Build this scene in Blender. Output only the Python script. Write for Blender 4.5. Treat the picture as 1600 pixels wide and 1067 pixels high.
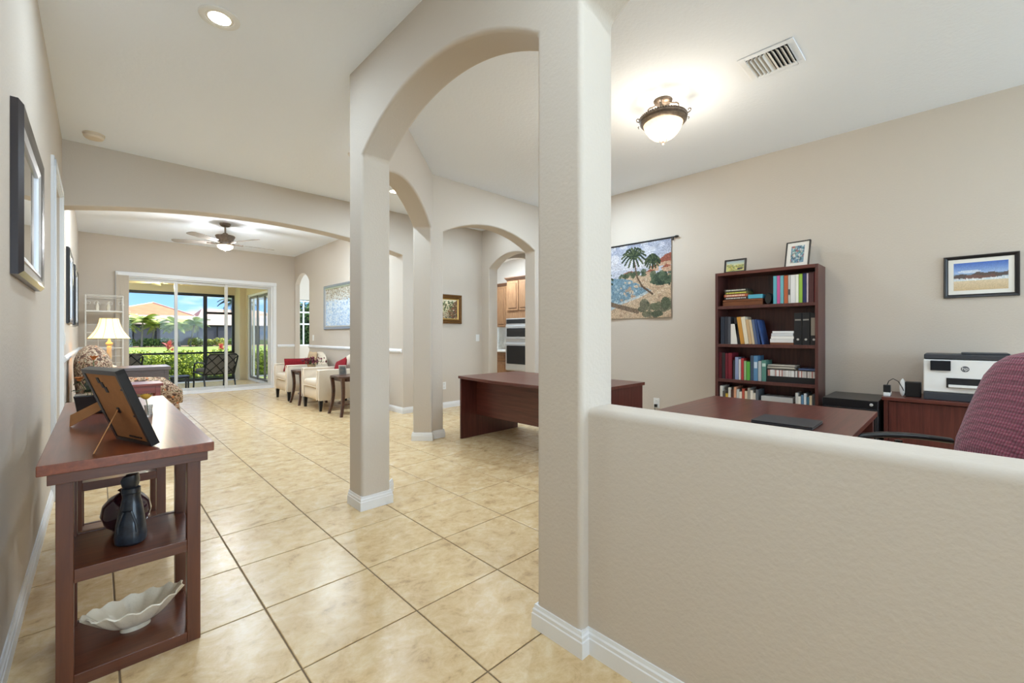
import bpy, bmesh, math, random
import numpy as np
from mathutils import Vector, Matrix

for o in list(bpy.data.objects): bpy.data.objects.remove(o)
SC = bpy.context.scene
COL = SC.collection
PI = math.pi
rnd = random.Random(7)

# ------------------------------------------------------------------ camera
CAM_H, F_PX, YAW = 1.17, 671.06, 0.768395
cam = bpy.data.cameras.new('camera')
cam.sensor_fit = 'HORIZONTAL'; cam.sensor_width = 36.0
cam.lens = F_PX/1600*36.0
cam.shift_y = -(533.5-524.13)/1600
cam.clip_start = 0.02; cam.clip_end = 500
camo = bpy.data.objects.new('camera', cam); COL.objects.link(camo)
camo.location = (0, 0, CAM_H)
camo.rotation_euler = (PI/2, 0, -YAW)
SC.camera = camo

# ------------------------------------------------------------------ render / view
SC.view_settings.view_transform = 'Standard'
SC.view_settings.look = 'None'
SC.view_settings.exposure = 1.42
SC.view_settings.gamma = 1.0
SC.view_settings.use_curve_mapping = False
cy = SC.cycles
cy.use_denoising = True
cy.max_bounces = 9; cy.diffuse_bounces = 6; cy.glossy_bounces = 4
cy.transmission_bounces = 6; cy.transparent_max_bounces = 16
cy.caustics_reflective = False; cy.caustics_refractive = False
cy.sample_clamp_indirect = 6.0

# ------------------------------------------------------------------ world: blue Florida sky with light cloud
W = bpy.data.worlds.new('sky'); SC.world = W; W.use_nodes = True
nt = W.node_tree; nt.nodes.clear()
def wn(t, **k):
    n = nt.nodes.new(t)
    for a, b in k.items(): setattr(n, a, b)
    return n
wo = wn('ShaderNodeOutputWorld'); bg = wn('ShaderNodeBackground')
tc = wn('ShaderNodeTexCoord'); sp = wn('ShaderNodeSeparateXYZ')
rampn = wn('ShaderNodeValToRGB')
rampn.color_ramp.elements[0].position = 0.0; rampn.color_ramp.elements[0].color = (0.36, 0.60, 0.95, 1)
rampn.color_ramp.elements[1].position = 0.5; rampn.color_ramp.elements[1].color = (0.13, 0.30, 0.75, 1)
e = rampn.color_ramp.elements.new(0.13); e.color = (0.16, 0.38, 0.86, 1)
noi = wn('ShaderNodeTexNoise'); noi.inputs['Scale'].default_value = 5.0; noi.inputs['Detail'].default_value = 6.0
mp = wn('ShaderNodeMapping'); mp.inputs['Scale'].default_value = (1, 1, 3.2); mp.inputs['Location'].default_value = (0.35, 0.1, 0.0)
crr = wn('ShaderNodeValToRGB')
crr.color_ramp.elements[0].position = 0.50; crr.color_ramp.elements[0].color = (0, 0, 0, 1)
crr.color_ramp.elements[1].position = 0.64; crr.color_ramp.elements[1].color = (1, 1, 1, 1)
mx = wn('ShaderNodeMixRGB'); mx.inputs[2].default_value = (1.0, 0.98, 0.97, 1)
L = nt.links.new
L(tc.outputs['Generated'], sp.inputs[0]); L(sp.outputs[2], rampn.inputs[0])
L(tc.outputs['Generated'], mp.inputs[0]); L(mp.outputs[0], noi.inputs['Vector']); L(noi.outputs['Fac'], crr.inputs[0])
L(crr.outputs[0], mx.inputs[0]); L(rampn.outputs[0], mx.inputs[1]); L(mx.outputs[0], bg.inputs[0]); L(bg.outputs[0], wo.inputs[0])
bg.inputs[1].default_value = 0.70

# ------------------------------------------------------------------ sun and added area lamps for daylight
def light(name, kind, loc, energy, color=(1, 1, 1), rot=(0, 0, 0), **k):
    l = bpy.data.lights.new(name, kind); l.energy = energy; l.color = color
    for a, b in k.items(): setattr(l, a, b)
    o = bpy.data.objects.new(name, l); COL.objects.link(o); o.location = loc; o.rotation_euler = rot
    return o
sun = light('sun', 'SUN', (0, 0, 20), 4.2, (1.0, 0.94, 0.85), angle=0.01)
sun.rotation_euler = Vector((-0.60, 0.10, -0.78)).to_track_quat('-Z', 'Y').to_euler()
# area lamps added in unseen window and entry door openings, tilted up to brighten ceilings
light('office_window_fill', 'AREA', (3.15, -5.45, 1.55), 78, (0.64, 0.83, 1.0), (PI/2+.80, 0, 0), shape='RECTANGLE', size=2.6, size_y=1.9)
light('entry_door_fill', 'AREA', (0.52, -5.45, 1.5), 50, (0.64, 0.83, 1.0), (PI/2+.80, 0, 0), shape='RECTANGLE', size=1.3, size_y=2.5)
# area lamps added before solid walls to brighten nook and kitchen
light('nook_fill_light', 'AREA', (5.9, 11.2, 1.6), 50, (0.68, 0.85, 1.0), (PI/2, 0, PI/2), shape='RECTANGLE', size=2.4, size_y=1.6)
light('kitchen_fill_light', 'AREA', (6.3, 4.4, 1.7), 32, (0.70, 0.86, 1.0), (PI/2, 0, 0), shape='RECTANGLE', size=1.6, size_y=1.4)

# ------------------------------------------------------------------ materials
def s2l(c):
    return tuple((x/12.92 if x <= 0.04045 else ((x+0.055)/1.055)**2.4) for x in (v/255.0 for v in c))
MATS = {}
def mat(name, rgb=(200, 200, 200), rough=0.5, metal=0.0, spec=0.5, var=0.0, vscale=8.0, stretch=(1, 1, 1), rgb2=None,
        bump=0.0, bscale=60.0, bdetail=2.0, emit=None, estr=0.0, trans=0.0, coat=0.0, objrand=0.0, coord='Object', sss=0.0, sheen=0.0, ior=1.45):
    if name in MATS: return MATS[name]
    m = bpy.data.materials.new(name); m.use_nodes = True
    t = m.node_tree; b = t.nodes['Principled BSDF']
    c = s2l(rgb)
    b.inputs['Base Color'].default_value = (*c, 1)
    b.inputs['Roughness'].default_value = rough; b.inputs['Metallic'].default_value = metal
    b.inputs['Specular IOR Level'].default_value = spec
    b.inputs['Transmission Weight'].default_value = trans
    b.inputs['Coat Weight'].default_value = coat; b.inputs['Coat Roughness'].default_value = 0.12
    b.inputs['Sheen Weight'].default_value = sheen; b.inputs['IOR'].default_value = ior
    if emit: b.inputs['Emission Color'].default_value = (*s2l(emit), 1); b.inputs['Emission Strength'].default_value = estr
    tcn = t.nodes.new('ShaderNodeTexCoord'); vec = tcn.outputs[coord] if coord != 'World' else t.nodes.new('ShaderNodeNewGeometry').outputs['Position']
    if var > 0 or rgb2:
        mpn = t.nodes.new('ShaderNodeMapping'); mpn.inputs['Scale'].default_value = stretch
        t.links.new(vec, mpn.inputs[0])
        n = t.nodes.new('ShaderNodeTexNoise'); n.inputs['Scale'].default_value = vscale; n.inputs['Detail'].default_value = 5.0
        n.inputs['Roughness'].default_value = 0.62
        t.links.new(mpn.outputs[0], n.inputs['Vector'])
        r = t.nodes.new('ShaderNodeValToRGB')
        c2 = s2l(rgb2) if rgb2 else tuple(x*(1-var) for x in c)
        r.color_ramp.elements[0].position = 0.34; r.color_ramp.elements[0].color = (*c2, 1)
        r.color_ramp.elements[1].position = 0.66; r.color_ramp.elements[1].color = (*c, 1)
        t.links.new(n.outputs['Fac'], r.inputs[0])
        t.links.new(r.outputs[0], b.inputs['Base Color'])
    if bump > 0:
        n = t.nodes.new('ShaderNodeTexNoise'); n.inputs['Scale'].default_value = bscale; n.inputs['Detail'].default_value = bdetail
        t.links.new(vec, n.inputs['Vector'])
        bp = t.nodes.new('ShaderNodeBump'); bp.inputs['Strength'].default_value = bump; bp.inputs['Distance'].default_value = 0.004
        t.links.new(n.outputs['Fac'], bp.inputs['Height']); t.links.new(bp.outputs[0], b.inputs['Normal'])
    MATS[name] = m
    return m

def wood(name, dark, light_, rough=0.35, axis='y', coat=0.15, scale=1.0):
    if name in MATS: return MATS[name]
    m = bpy.data.materials.new(name); m.use_nodes = True
    t = m.node_tree; b = t.nodes['Principled BSDF']
    b.inputs['Roughness'].default_value = rough; b.inputs['Coat Weight'].default_value = coat; b.inputs['Coat Roughness'].default_value = 0.2
    tcn = t.nodes.new('ShaderNodeTexCoord'); mpn = t.nodes.new('ShaderNodeMapping')
    st = {'x': (1.2, 22, 22), 'y': (22, 1.2, 22), 'z': (22, 22, 1.2)}[axis]
    mpn.inputs['Scale'].default_value = tuple(v*scale for v in st)
    t.links.new(tcn.outputs['Object'], mpn.inputs[0])
    n = t.nodes.new('ShaderNodeTexNoise'); n.inputs['Scale'].default_value = 2.0; n.inputs['Detail'].default_value = 6.0
    n.inputs['Roughness'].default_value = 0.6; n.inputs['Distortion'].default_value = 0.7
    t.links.new(mpn.outputs[0], n.inputs['Vector'])
    r = t.nodes.new('ShaderNodeValToRGB')
    r.color_ramp.elements[0].position = 0.30; r.color_ramp.elements[0].color = (*s2l(dark), 1)
    r.color_ramp.elements[1].position = 0.70; r.color_ramp.elements[1].color = (*s2l(light_), 1)
    t.links.new(n.outputs['Fac'], r.inputs[0]); t.links.new(r.outputs[0], b.inputs['Base Color'])
    MATS[name] = m
    return m

def mat_tile():
    m = bpy.data.materials.new('tile'); m.use_nodes = True
    t = m.node_tree; b = t.nodes['Principled BSDF']
    geo = t.nodes.new('ShaderNodeNewGeometry'); oi = t.nodes.new('ShaderNodeObjectInfo')
    mul = t.nodes.new('ShaderNodeVectorMath'); mul.operation = 'SCALE'; mul.inputs[3].default_value = 37.0
    cmb = t.nodes.new('ShaderNodeCombineXYZ'); t.links.new(oi.outputs['Random'], cmb.inputs[0]); t.links.new(oi.outputs['Random'], cmb.inputs[2])
    t.links.new(cmb.outputs[0], mul.inputs[0])
    add = t.nodes.new('ShaderNodeVectorMath'); add.operation = 'ADD'
    t.links.new(geo.outputs['Position'], add.inputs[0]); t.links.new(mul.outputs[0], add.inputs[1])
    mpn = t.nodes.new('ShaderNodeMapping'); mpn.inputs['Scale'].default_value = (1.0, 1.2, 1.0); mpn.inputs['Rotation'].default_value = (0, 0, 0.5)
    t.links.new(add.outputs[0], mpn.inputs[0])
    n1 = t.nodes.new('ShaderNodeTexNoise'); n1.inputs['Scale'].default_value = 10.0; n1.inputs['Detail'].default_value = 12.0; n1.inputs['Roughness'].default_value = 0.74; n1.inputs['Distortion'].default_value = 0.35
    t.links.new(mpn.outputs[0], n1.inputs['Vector'])
    r = t.nodes.new('ShaderNodeValToRGB')
    r.color_ramp.elements[0].position = 0.33; r.color_ramp.elements[0].color = (*s2l((176, 148, 106)), 1)
    r.color_ramp.elements[1].position = 0.66; r.color_ramp.elements[1].color = (*s2l((226, 206, 170)), 1)
    e1 = r.color_ramp.elements.new(0.44); e1.color = (*s2l((208, 178, 133)), 1)
    e2 = r.color_ramp.elements.new(0.55); e2.color = (*s2l((218, 192, 149)), 1)
    t.links.new(n1.outputs['Fac'], r.inputs[0]); t.links.new(r.outputs[0], b.inputs['Base Color'])
    b.inputs['Roughness'].default_value = 0.27; b.inputs['Specular IOR Level'].default_value = 0.5
    n2 = t.nodes.new('ShaderNodeTexNoise'); n2.inputs['Scale'].default_value = 14.0; n2.inputs['Detail'].default_value = 4.0
    t.links.new(add.outputs[0], n2.inputs['Vector'])
    bp = t.nodes.new('ShaderNodeBump'); bp.inputs['Strength'].default_value = 0.12; bp.inputs['Distance'].default_value = 0.003
    t.links.new(n2.outputs['Fac'], bp.inputs['Height']); t.links.new(bp.outputs[0], b.inputs['Normal'])
    MATS['tile'] = m
    return m

def mat_print(name='print', rough=0.5, spec=0.4, bump=0.0, coat=0.0):
    if name in MATS: return MATS[name]
    m = bpy.data.materials.new(name); m.use_nodes = True
    t = m.node_tree; b = t.nodes['Principled BSDF']
    a = t.nodes.new('ShaderNodeVertexColor'); a.layer_name = 'Col'
    t.links.new(a.outputs[0], b.inputs['Base Color'])
    b.inputs['Roughness'].default_value = rough; b.inputs['Specular IOR Level'].default_value = spec; b.inputs['Coat Weight'].default_value = coat; b.inputs['Coat Roughness'].default_value = 0.03
    if bump:
        tcn = t.nodes.new('ShaderNodeTexCoord'); n = t.nodes.new('ShaderNodeTexNoise'); n.inputs['Scale'].default_value = 220
        bp = t.nodes.new('ShaderNodeBump'); bp.inputs['Strength'].default_value = bump; bp.inputs['Distance'].default_value = 0.003
        t.links.new(tcn.outputs['Object'], n.inputs['Vector']); t.links.new(n.outputs['Fac'], bp.inputs['Height']); t.links.new(bp.outputs[0], b.inputs['Normal'])
    MATS[name] = m
    return m

def mat_pane():
    m = bpy.data.materials.new('pane'); m.use_nodes = True
    t = m.node_tree; t.nodes.clear()
    o = t.nodes.new('ShaderNodeOutputMaterial'); tr = t.nodes.new('ShaderNodeBsdfTransparent'); g = t.nodes.new('ShaderNodeBsdfGlossy')
    g.inputs['Roughness'].default_value = 0.01; tr.inputs[0].default_value = (0.95, 0.97, 0.97, 1)
    lw = t.nodes.new('ShaderNodeLayerWeight'); lw.inputs[0].default_value = 0.5
    pw = t.nodes.new('ShaderNodeMath'); pw.operation = 'POWER'; pw.inputs[1].default_value = 5.0; t.links.new(lw.outputs['Facing'], pw.inputs[0])
    fr = t.nodes.new('ShaderNodeMath'); fr.operation = 'MULTIPLY_ADD'; fr.inputs[1].default_value = 0.5; fr.inputs[2].default_value = 0.008; t.links.new(pw.outputs[0], fr.inputs[0])
    mxs = t.nodes.new('ShaderNodeMixShader')
    t.links.new(fr.outputs[0], mxs.inputs[0]); t.links.new(tr.outputs[0], mxs.inputs[1]); t.links.new(g.outputs[0], mxs.inputs[2]); t.links.new(mxs.outputs[0], o.inputs[0])
    MATS['pane'] = m
    return m

def mat_floral():
    m = bpy.data.materials.new('floral'); m.use_nodes = True
    t = m.node_tree; b = t.nodes['Principled BSDF']; b.inputs['Roughness'].default_value = 0.85
    tcn = t.nodes.new('ShaderNodeTexCoord')
    v = t.nodes.new('ShaderNodeTexVoronoi'); v.inputs['Scale'].default_value = 17.0
    n = t.nodes.new('ShaderNodeTexNoise'); n.inputs['Scale'].default_value = 26.0; n.inputs['Detail'].default_value = 3.0
    t.links.new(tcn.outputs['Object'], v.inputs['Vector']); t.links.new(tcn.outputs['Object'], n.inputs['Vector'])
    r = t.nodes.new('ShaderNodeValToRGB'); r.color_ramp.interpolation = 'CONSTANT'
    cols = [(0.0, (84, 62, 50)), (0.40, (128, 92, 72)), (0.47, (196, 176, 148)), (0.55, (150, 104, 80)), (0.60, (92, 84, 58)), (0.66, (206, 190, 164))]
    els = r.color_ramp.elements
    els[0].position = 0; els[0].color = (*s2l(cols[0][1]), 1); els[1].position = cols[1][0]; els[1].color = (*s2l(cols[1][1]), 1)
    for p, c in cols[2:]:
        x = els.new(p); x.color = (*s2l(c), 1)
    t.links.new(n.outputs['Fac'], r.inputs[0])
    r2 = t.nodes.new('ShaderNodeValToRGB'); r2.color_ramp.elements[0].position = 0.18; r2.color_ramp.elements[0].color = (1, 1, 1, 1)
    r2.color_ramp.elements[1].position = 0.26; r2.color_ramp.elements[1].color = (0, 0, 0, 1)
    t.links.new(v.outputs['Distance'], r2.inputs[0])
    mxn = t.nodes.new('ShaderNodeMixRGB'); mxn.inputs[2].default_value = (*s2l((205, 130, 80)), 1)
    sepc = t.nodes.new('ShaderNodeSeparateColor'); t.links.new(v.outputs['Color'], sepc.inputs[0])
    gt = t.nodes.new('ShaderNodeMath'); gt.operation = 'GREATER_THAN'; gt.inputs[1].default_value = 0.72; t.links.new(sepc.outputs[0], gt.inputs[0])
    mu = t.nodes.new('ShaderNodeMath'); mu.operation = 'MULTIPLY'; t.links.new(gt.outputs[0], mu.inputs[0]); t.links.new(r2.outputs[0], mu.inputs[1])
    t.links.new(mu.outputs[0], mxn.inputs[0]); t.links.new(r.outputs[0], mxn.inputs[1]); t.links.new(mxn.outputs[0], b.inputs['Base Color'])
    MATS['floral'] = m
    return m

M_WALL = mat('wall_paint', (204, 194, 182), rough=0.75, spec=0.25, bump=0.35, bscale=75, bdetail=3, coord='World')
M_CEIL = mat('ceiling_paint', (238, 243, 251), rough=0.9, spec=0.1, bump=0.5, bscale=45, bdetail=3, coord='World')
M_TRIM = mat('white_trim', (232, 233, 235), rough=0.4)
M_GROUT = mat('grout', (128, 110, 88), rough=0.9)
M_TILE = mat_tile(); M_PANE = mat_pane(); M_FLORAL = mat_floral()
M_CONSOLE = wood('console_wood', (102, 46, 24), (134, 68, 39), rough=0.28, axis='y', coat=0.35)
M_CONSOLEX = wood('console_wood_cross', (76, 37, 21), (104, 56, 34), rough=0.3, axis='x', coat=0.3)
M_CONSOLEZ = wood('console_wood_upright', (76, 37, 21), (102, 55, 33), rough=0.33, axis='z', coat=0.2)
M_DESK = wood('mahogany', (74, 34, 29), (108, 56, 46), rough=0.32, axis='y', coat=0.2)
M_DESKX = wood('mahogany_cross', (74, 34, 29), (108, 56, 46), rough=0.32, axis='x', coat=0.2)
M_DESKZ = wood('mahogany_upright', (68, 30, 26), (102, 50, 42), rough=0.36, axis='z', coat=0.15)
M_DESKD = wood('mahogany_dark', (70, 36, 33), (94, 53, 47), rough=0.42, axis='z', coat=0.1)
M_BLACK = mat('black_plastic', (28, 28, 30), rough=0.4)
M_BLACKF = mat('black_frame', (30, 29, 31), rough=0.32, coat=0.2)
M_BMETAL = mat('black_metal', (30, 30, 31), rough=0.45, metal=0.3)
M_WHITE = mat('white_plastic', (230, 230, 229), rough=0.35)
M_CREAM = mat('cream_fabric', (222, 208, 188), rough=0.9, var=0.12, vscale=160, bump=0.3, bscale=350, spec=0.2)
M_PIPING = mat('cream_piping', (236, 226, 210), rough=0.85, spec=0.2)
M_RED = mat('red_fabric', (142, 36, 44), rough=0.85, var=0.35, vscale=60, spec=0.2)
M_KRAFT = mat('kraft_board', (176, 124, 78), rough=0.85, var=0.12, vscale=30)
M_PAPER = mat('paper_white', (234, 231, 224), rough=0.8, spec=0.2)
M_STEEL = mat('stainless', (206, 206, 206), rough=0.3, metal=0.6)
M_NICKEL = mat('aged_pewter', (132, 118, 106), rough=0.4, metal=0.75, var=0.35, vscale=50)
M_BRASS = mat('antique_brass', (214, 200, 162), rough=0.4, metal=0.2)
M_DARKGLASS = mat('dark_glass', (16, 18, 22), rough=0.06, spec=0.8)
M_ALU = mat('slider_aluminium', (206, 204, 200), rough=0.4, metal=0.1)
M_PRINT = mat_print()

# ------------------------------------------------------------------ mesh builder
class B:
    def __init__(s): s.v = []; s.f = []
    def add(s, vs, fs):
        k = len(s.v); s.v += [tuple(p) for p in vs]; s.f += [tuple(i+k for i in f) for f in fs]; return s
    def box(s, x0, x1, y0, y1, z0, z1):
        return s.add([(x0,y0,z0),(x1,y0,z0),(x1,y1,z0),(x0,y1,z0),(x0,y0,z1),(x1,y0,z1),(x1,y1,z1),(x0,y1,z1)],
                     [(0,3,2,1),(4,5,6,7),(0,1,5,4),(1,2,6,5),(2,3,7,6),(3,0,4,7)])
    def ring(s, axis, t0, t1, a0, a1, c0, c1, w, wb=None):
        wb = w if wb is None else wb
        f = {'x': lambda t, a, c: (t, a, c), 'y': lambda t, a, c: (a, t, c), 'z': lambda t, a, c: (a, c, t)}[axis]
        loop = lambda q, qb: ((a0+q, c0+qb), (a1-q, c0+qb), (a1-q, c1-qb), (a0+q, c1-qb))
        L4 = [[f(t, a, c) for a, c in loop(q, qb)] for t, q, qb in ((t0, 0, 0), (t1, 0, 0), (t1, w, wb), (t0, w, wb), )]
        vs = [p for l in L4 for p in l]; fs = []
        for i in range(4):
            for k in range(4): fs.append((i*4+k, i*4+(k+1) % 4, ((i+1) % 4)*4+(k+1) % 4, ((i+1) % 4)*4+k))
        return s.add(vs, fs)
    def obox(s, c, size, R):
        a, b_, d = (x/2 for x in size); c = Vector(c)
        vs = [c+R@Vector((sx*a, sy*b_, sz*d)) for sz in (-1,1) for sx, sy in ((-1,-1),(1,-1),(1,1),(-1,1))]
        return s.add(vs, [(0,3,2,1),(4,5,6,7),(0,1,5,4),(1,2,6,5),(2,3,7,6),(3,0,4,7)])
    def hexa(s, b4, t4):
        return s.add(list(b4)+list(t4), [(0,3,2,1),(4,5,6,7),(0,1,5,4),(1,2,6,5),(2,3,7,6),(3,0,4,7)])
    def tube(s, path, r, n=8, caps=True):
        P = [Vector(p) for p in path]; rr = r if isinstance(r, (list, tuple)) else [r]*len(P)
        vs, fs = [], []; up = None
        for i, p in enumerate(P):
            d = (P[min(i+1, len(P)-1)]-P[max(i-1, 0)])
            if d.length < 1e-9: d = Vector((0,0,1))
            d.normalize()
            if up is None: up = Vector((0,0,1)) if abs(d.z) < 0.9 else Vector((1,0,0))
            a = d.cross(up)
            if a.length < 1e-6: a = d.cross(Vector((1,0,0)))
            a.normalize(); b_ = d.cross(a); up = -b_ if False else up
            for k in range(n):
                th = 2*PI*k/n; vs.append(p+(a*math.cos(th)+b_*math.sin(th))*rr[i])
        for i in range(len(P)-1):
            for k in range(n):
                k2 = (k+1) % n; fs.append((i*n+k, i*n+k2, (i+1)*n+k2, (i+1)*n+k))
        if caps: fs.append(tuple(range(n-1, -1, -1))); fs.append(tuple((len(P)-1)*n+k for k in range(n)))
        return s.add(vs, fs)
    def lathe(s, prof, n=24, c=(0,0,0), axis='z'):
        vs, fs = [], []
        for r, z in prof:
            for k in range(n):
                th = 2*PI*k/n; p = (r*math.cos(th), r*math.sin(th), z)
                if axis == 'x': p = (z, p[0], p[1])
                if axis == 'y': p = (p[0], z, p[1])
                vs.append((c[0]+p[0], c[1]+p[1], c[2]+p[2]))
        for i in range(len(prof)-1):
            for k in range(n):
                k2 = (k+1) % n; fs.append((i*n+k, i*n+k2, (i+1)*n+k2, (i+1)*n+k))
        if prof[0][0] > 1e-6: fs.append(tuple(range(n-1, -1, -1)))
        if prof[-1][0] > 1e-6: fs.append(tuple((len(prof)-1)*n+k for k in range(n)))
        return s.add(vs, fs)
    def loft(s, rings, caps=True):
        n = len(rings[0]); vs = [p for r in rings for p in r]; fs = []
        for i in range(len(rings)-1):
            for k in range(n):
                k2 = (k+1) % n; fs.append((i*n+k, i*n+k2, (i+1)*n+k2, (i+1)*n+k))
        if caps: fs.append(tuple(range(n-1, -1, -1))); fs.append(tuple((len(rings)-1)*n+k for k in range(n)))
        return s.add(vs, fs)
    def ell(s, c, r, n=14, m=8, R=None):
        prof = []
        vs, fs = [], []
        for i in range(m+1):
            ph = -PI/2+PI*i/m
            for k in range(n):
                th = 2*PI*k/n
                p = Vector((r[0]*math.cos(ph)*math.cos(th), r[1]*math.cos(ph)*math.sin(th), r[2]*math.sin(ph)))
                if R: p = R@p
                vs.append((c[0]+p.x, c[1]+p.y, c[2]+p.z))
        for i in range(m):
            for k in range(n):
                k2 = (k+1) % n; fs.append((i*n+k, i*n+k2, (i+1)*n+k2, (i+1)*n+k))
        return s.add(vs, fs)
    def prism(s, poly, fn, t0, t1):
        n = len(poly); vs = [fn(u, w, t0) for u, w in poly]+[fn(u, w, t1) for u, w in poly]
        fs = [tuple(range(n)), tuple(range(2*n-1, n-1, -1))]
        for k in range(n):
            k2 = (k+1) % n; fs.append((k, k+n, k2+n, k2))
        return s.add(vs, fs)
    def done(s, name, m, parent=None, bevel=0.0, seg=2, smooth=35, subsurf=0, **props):
        me = bpy.data.meshes.new(name); me.from_pydata([tuple(map(float, p)) for p in s.v], [], s.f)
        bm = bmesh.new(); bm.from_mesh(me)
        bmesh.ops.remove_doubles(bm, verts=bm.verts, dist=1e-6)
        bmesh.ops.recalc_face_normals(bm, faces=bm.faces); bm.to_mesh(me); bm.free()
        me.materials.append(m)
        if smooth:
            for p in me.polygons: p.use_smooth = True
            me.set_sharp_from_angle(angle=math.radians(smooth))
        o = bpy.data.objects.new(name, me); COL.objects.link(o)
        if parent is not None: o.parent = parent
        if bevel > 0:
            bv = o.modifiers.new('bevel', 'BEVEL'); bv.width = bevel; bv.segments = seg; bv.limit_method = 'ANGLE'; bv.angle_limit = math.radians(40)
            bv.harden_normals = True
        if subsurf:
            sm = o.modifiers.new('sub', 'SUBSURF'); sm.levels = subsurf; sm.render_levels = subsurf
        for a, b_ in props.items(): o[a] = b_
        return o

def thing(name, label, cat, loc=(0, 0, 0), rz=0.0, group=None):
    o = bpy.data.objects.new(name, None); COL.objects.link(o)
    o.location = loc; o.rotation_euler = (0, 0, rz); o.empty_display_size = 0.05
    o['label'] = label; o['category'] = cat
    if group: o['group'] = group
    return o
def tag(o, label, cat, group=None):
    o['label'] = label; o['category'] = cat
    if group: o['group'] = group
    return o
def st(o, label=None):
    o['kind'] = 'structure'
    if label: o['label'] = label
    return o
def place(o, loc, rz=0.0):
    o.location = loc; o.rotation_euler = (0, 0, rz); return o
def copy_tree(o, parent=None):
    c = o.copy(); COL.objects.link(c); c.parent = parent
    for ch in list(o.children): copy_tree(ch, c)
    return c
def rot(rx=0, ry=0, rz=0):
    return Matrix.Rotation(rz, 3, 'Z')@Matrix.Rotation(ry, 3, 'Y')@Matrix.Rotation(rx, 3, 'X')
def text_mesh(name, body, size, m, parent, loc, R, ext=0.0006):
    cu = bpy.data.curves.new(name, 'FONT'); cu.body = body; cu.size = size; cu.extrude = ext; cu.align_x = 'CENTER'; cu.align_y = 'CENTER'
    o = bpy.data.objects.new(name, cu); COL.objects.link(o); cu.materials.append(m)
    dg = bpy.context.evaluated_depsgraph_get(); me = bpy.data.meshes.new_from_object(o.evaluated_get(dg)); bpy.data.objects.remove(o)
    o = bpy.data.objects.new(name, me); COL.objects.link(o); o.parent = parent; o.location = loc; o.rotation_euler = R
    return o
def leaf_cloud(b, pts, size, rg, flat=0.0, jitter=0.4):
    for p in pts:
        s_ = size*(1+jitter*(rg.random()*2-1)); R = rot(rg.uniform(-1.2, 1.2), rg.uniform(-1.2, 1.2), rg.uniform(0, 6.28))
        q = [Vector((-s_*.5, 0, 0)), Vector((0, -s_*.28, 0.0)), Vector((s_*.5, 0, 0)), Vector((0, s_*.28, 0.0))]
        b.add([Vector(p)+R@x for x in q], [(0, 1, 2, 3)])
    return b

# small painter for flat prints (pictures, woven tapestry): colours end up as a colour attribute
class Canvas:
    def __init__(s, w, h, rgb):
        s.w, s.h = w, h; s.a = np.zeros((h, w, 3)); s.a[:] = rgb
        s.U, s.V = np.meshgrid((np.arange(w)+.5)/w, (np.arange(h)+.5)/h)   # v up
        s.rg = np.random.RandomState(3)
    def put(s, mask, rgb, alpha=1.0): s.a[mask] = s.a[mask]*(1-alpha)+np.array(rgb, float)*alpha
    def grad(s, v0, v1, c0, c1):
        k = np.clip((s.V-v0)/(v1-v0), 0, 1)[..., None]; m_ = (s.V >= v0) & (s.V <= v1)
        g = np.array(c0, float)*(1-k)+np.array(c1, float)*k; s.a[m_] = g[m_]
    def poly(s, pts, rgb, alpha=1.0):
        inside = np.zeros_like(s.U, bool); n = len(pts)
        for i in range(n):
            x0, y0 = pts[i]; x1, y1 = pts[(i+1) % n]
            if y0 == y1: continue
            c = ((s.V >= min(y0, y1)) & (s.V < max(y0, y1))) & (s.U < (x1-x0)*(s.V-y0)/(y1-y0)+x0); inside ^= c
        s.put(inside, rgb, alpha)
    def ell(s, cx, cy_, rx, ry, rgb, alpha=1.0): s.put(((s.U-cx)/rx)**2+((s.V-cy_)/ry)**2 < 1, rgb, alpha)
    def line(s, p, q, w, rgb):
        p, q = np.array(p), np.array(q); d = q-p; L2 = (d**2).sum()
        t_ = np.clip(((s.U-p[0])*d[0]+(s.V-p[1])*d[1])/L2, 0, 1)
        s.put((s.U-p[0]-t_*d[0])**2+(s.V-p[1]-t_*d[1])**2 < w*w, rgb)
    def speck(s, amt): s.a = np.clip(s.a*(1+amt*(s.rg.rand(s.h, s.w, 1)*2-1)), 0, 255)
    def blot(s, n, r, cols, box=(0, 0, 1, 1)):
        for i in range(n):
            x = box[0]+(box[2]-box[0])*s.rg.rand(); y = box[1]+(box[3]-box[1])*s.rg.rand(); c = cols[s.rg.randint(len(cols))]
            s.ell(x, y, r*(.5+s.rg.rand()), r*(.5+s.rg.rand()), c, .8)
    def mesh(s, name, fn, m, parent=None):
        """fn(u,v)->3D point; one quad per canvas cell, coloured by attribute"""
        w, h = s.w, s.h; me = bpy.data.meshes.new(name)
        vs = [fn(i/w, j/h) for j in range(h+1) for i in range(w+1)]
        fs = [(j*(w+1)+i, j*(w+1)+i+1, (j+1)*(w+1)+i+1, (j+1)*(w+1)+i) for j in range(h) for i in range(w)]
        me.from_pydata(vs, [], fs)
        c = s.a/255.0; lin = np.where(c <= .04045, c/12.92, ((c+.055)/1.055)**2.4).reshape(-1, 3)
        ca = me.color_attributes.new('Col', 'FLOAT_COLOR', 'CORNER')
        buf = np.ones((len(fs)*4, 4)); buf[:, :3] = np.repeat(lin, 4, axis=0); ca.data.foreach_set('color', buf.ravel())
        me.materials.append(m)
        o = bpy.data.objects.new(name, me); COL.objects.link(o); o.parent = parent
        return o

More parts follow.
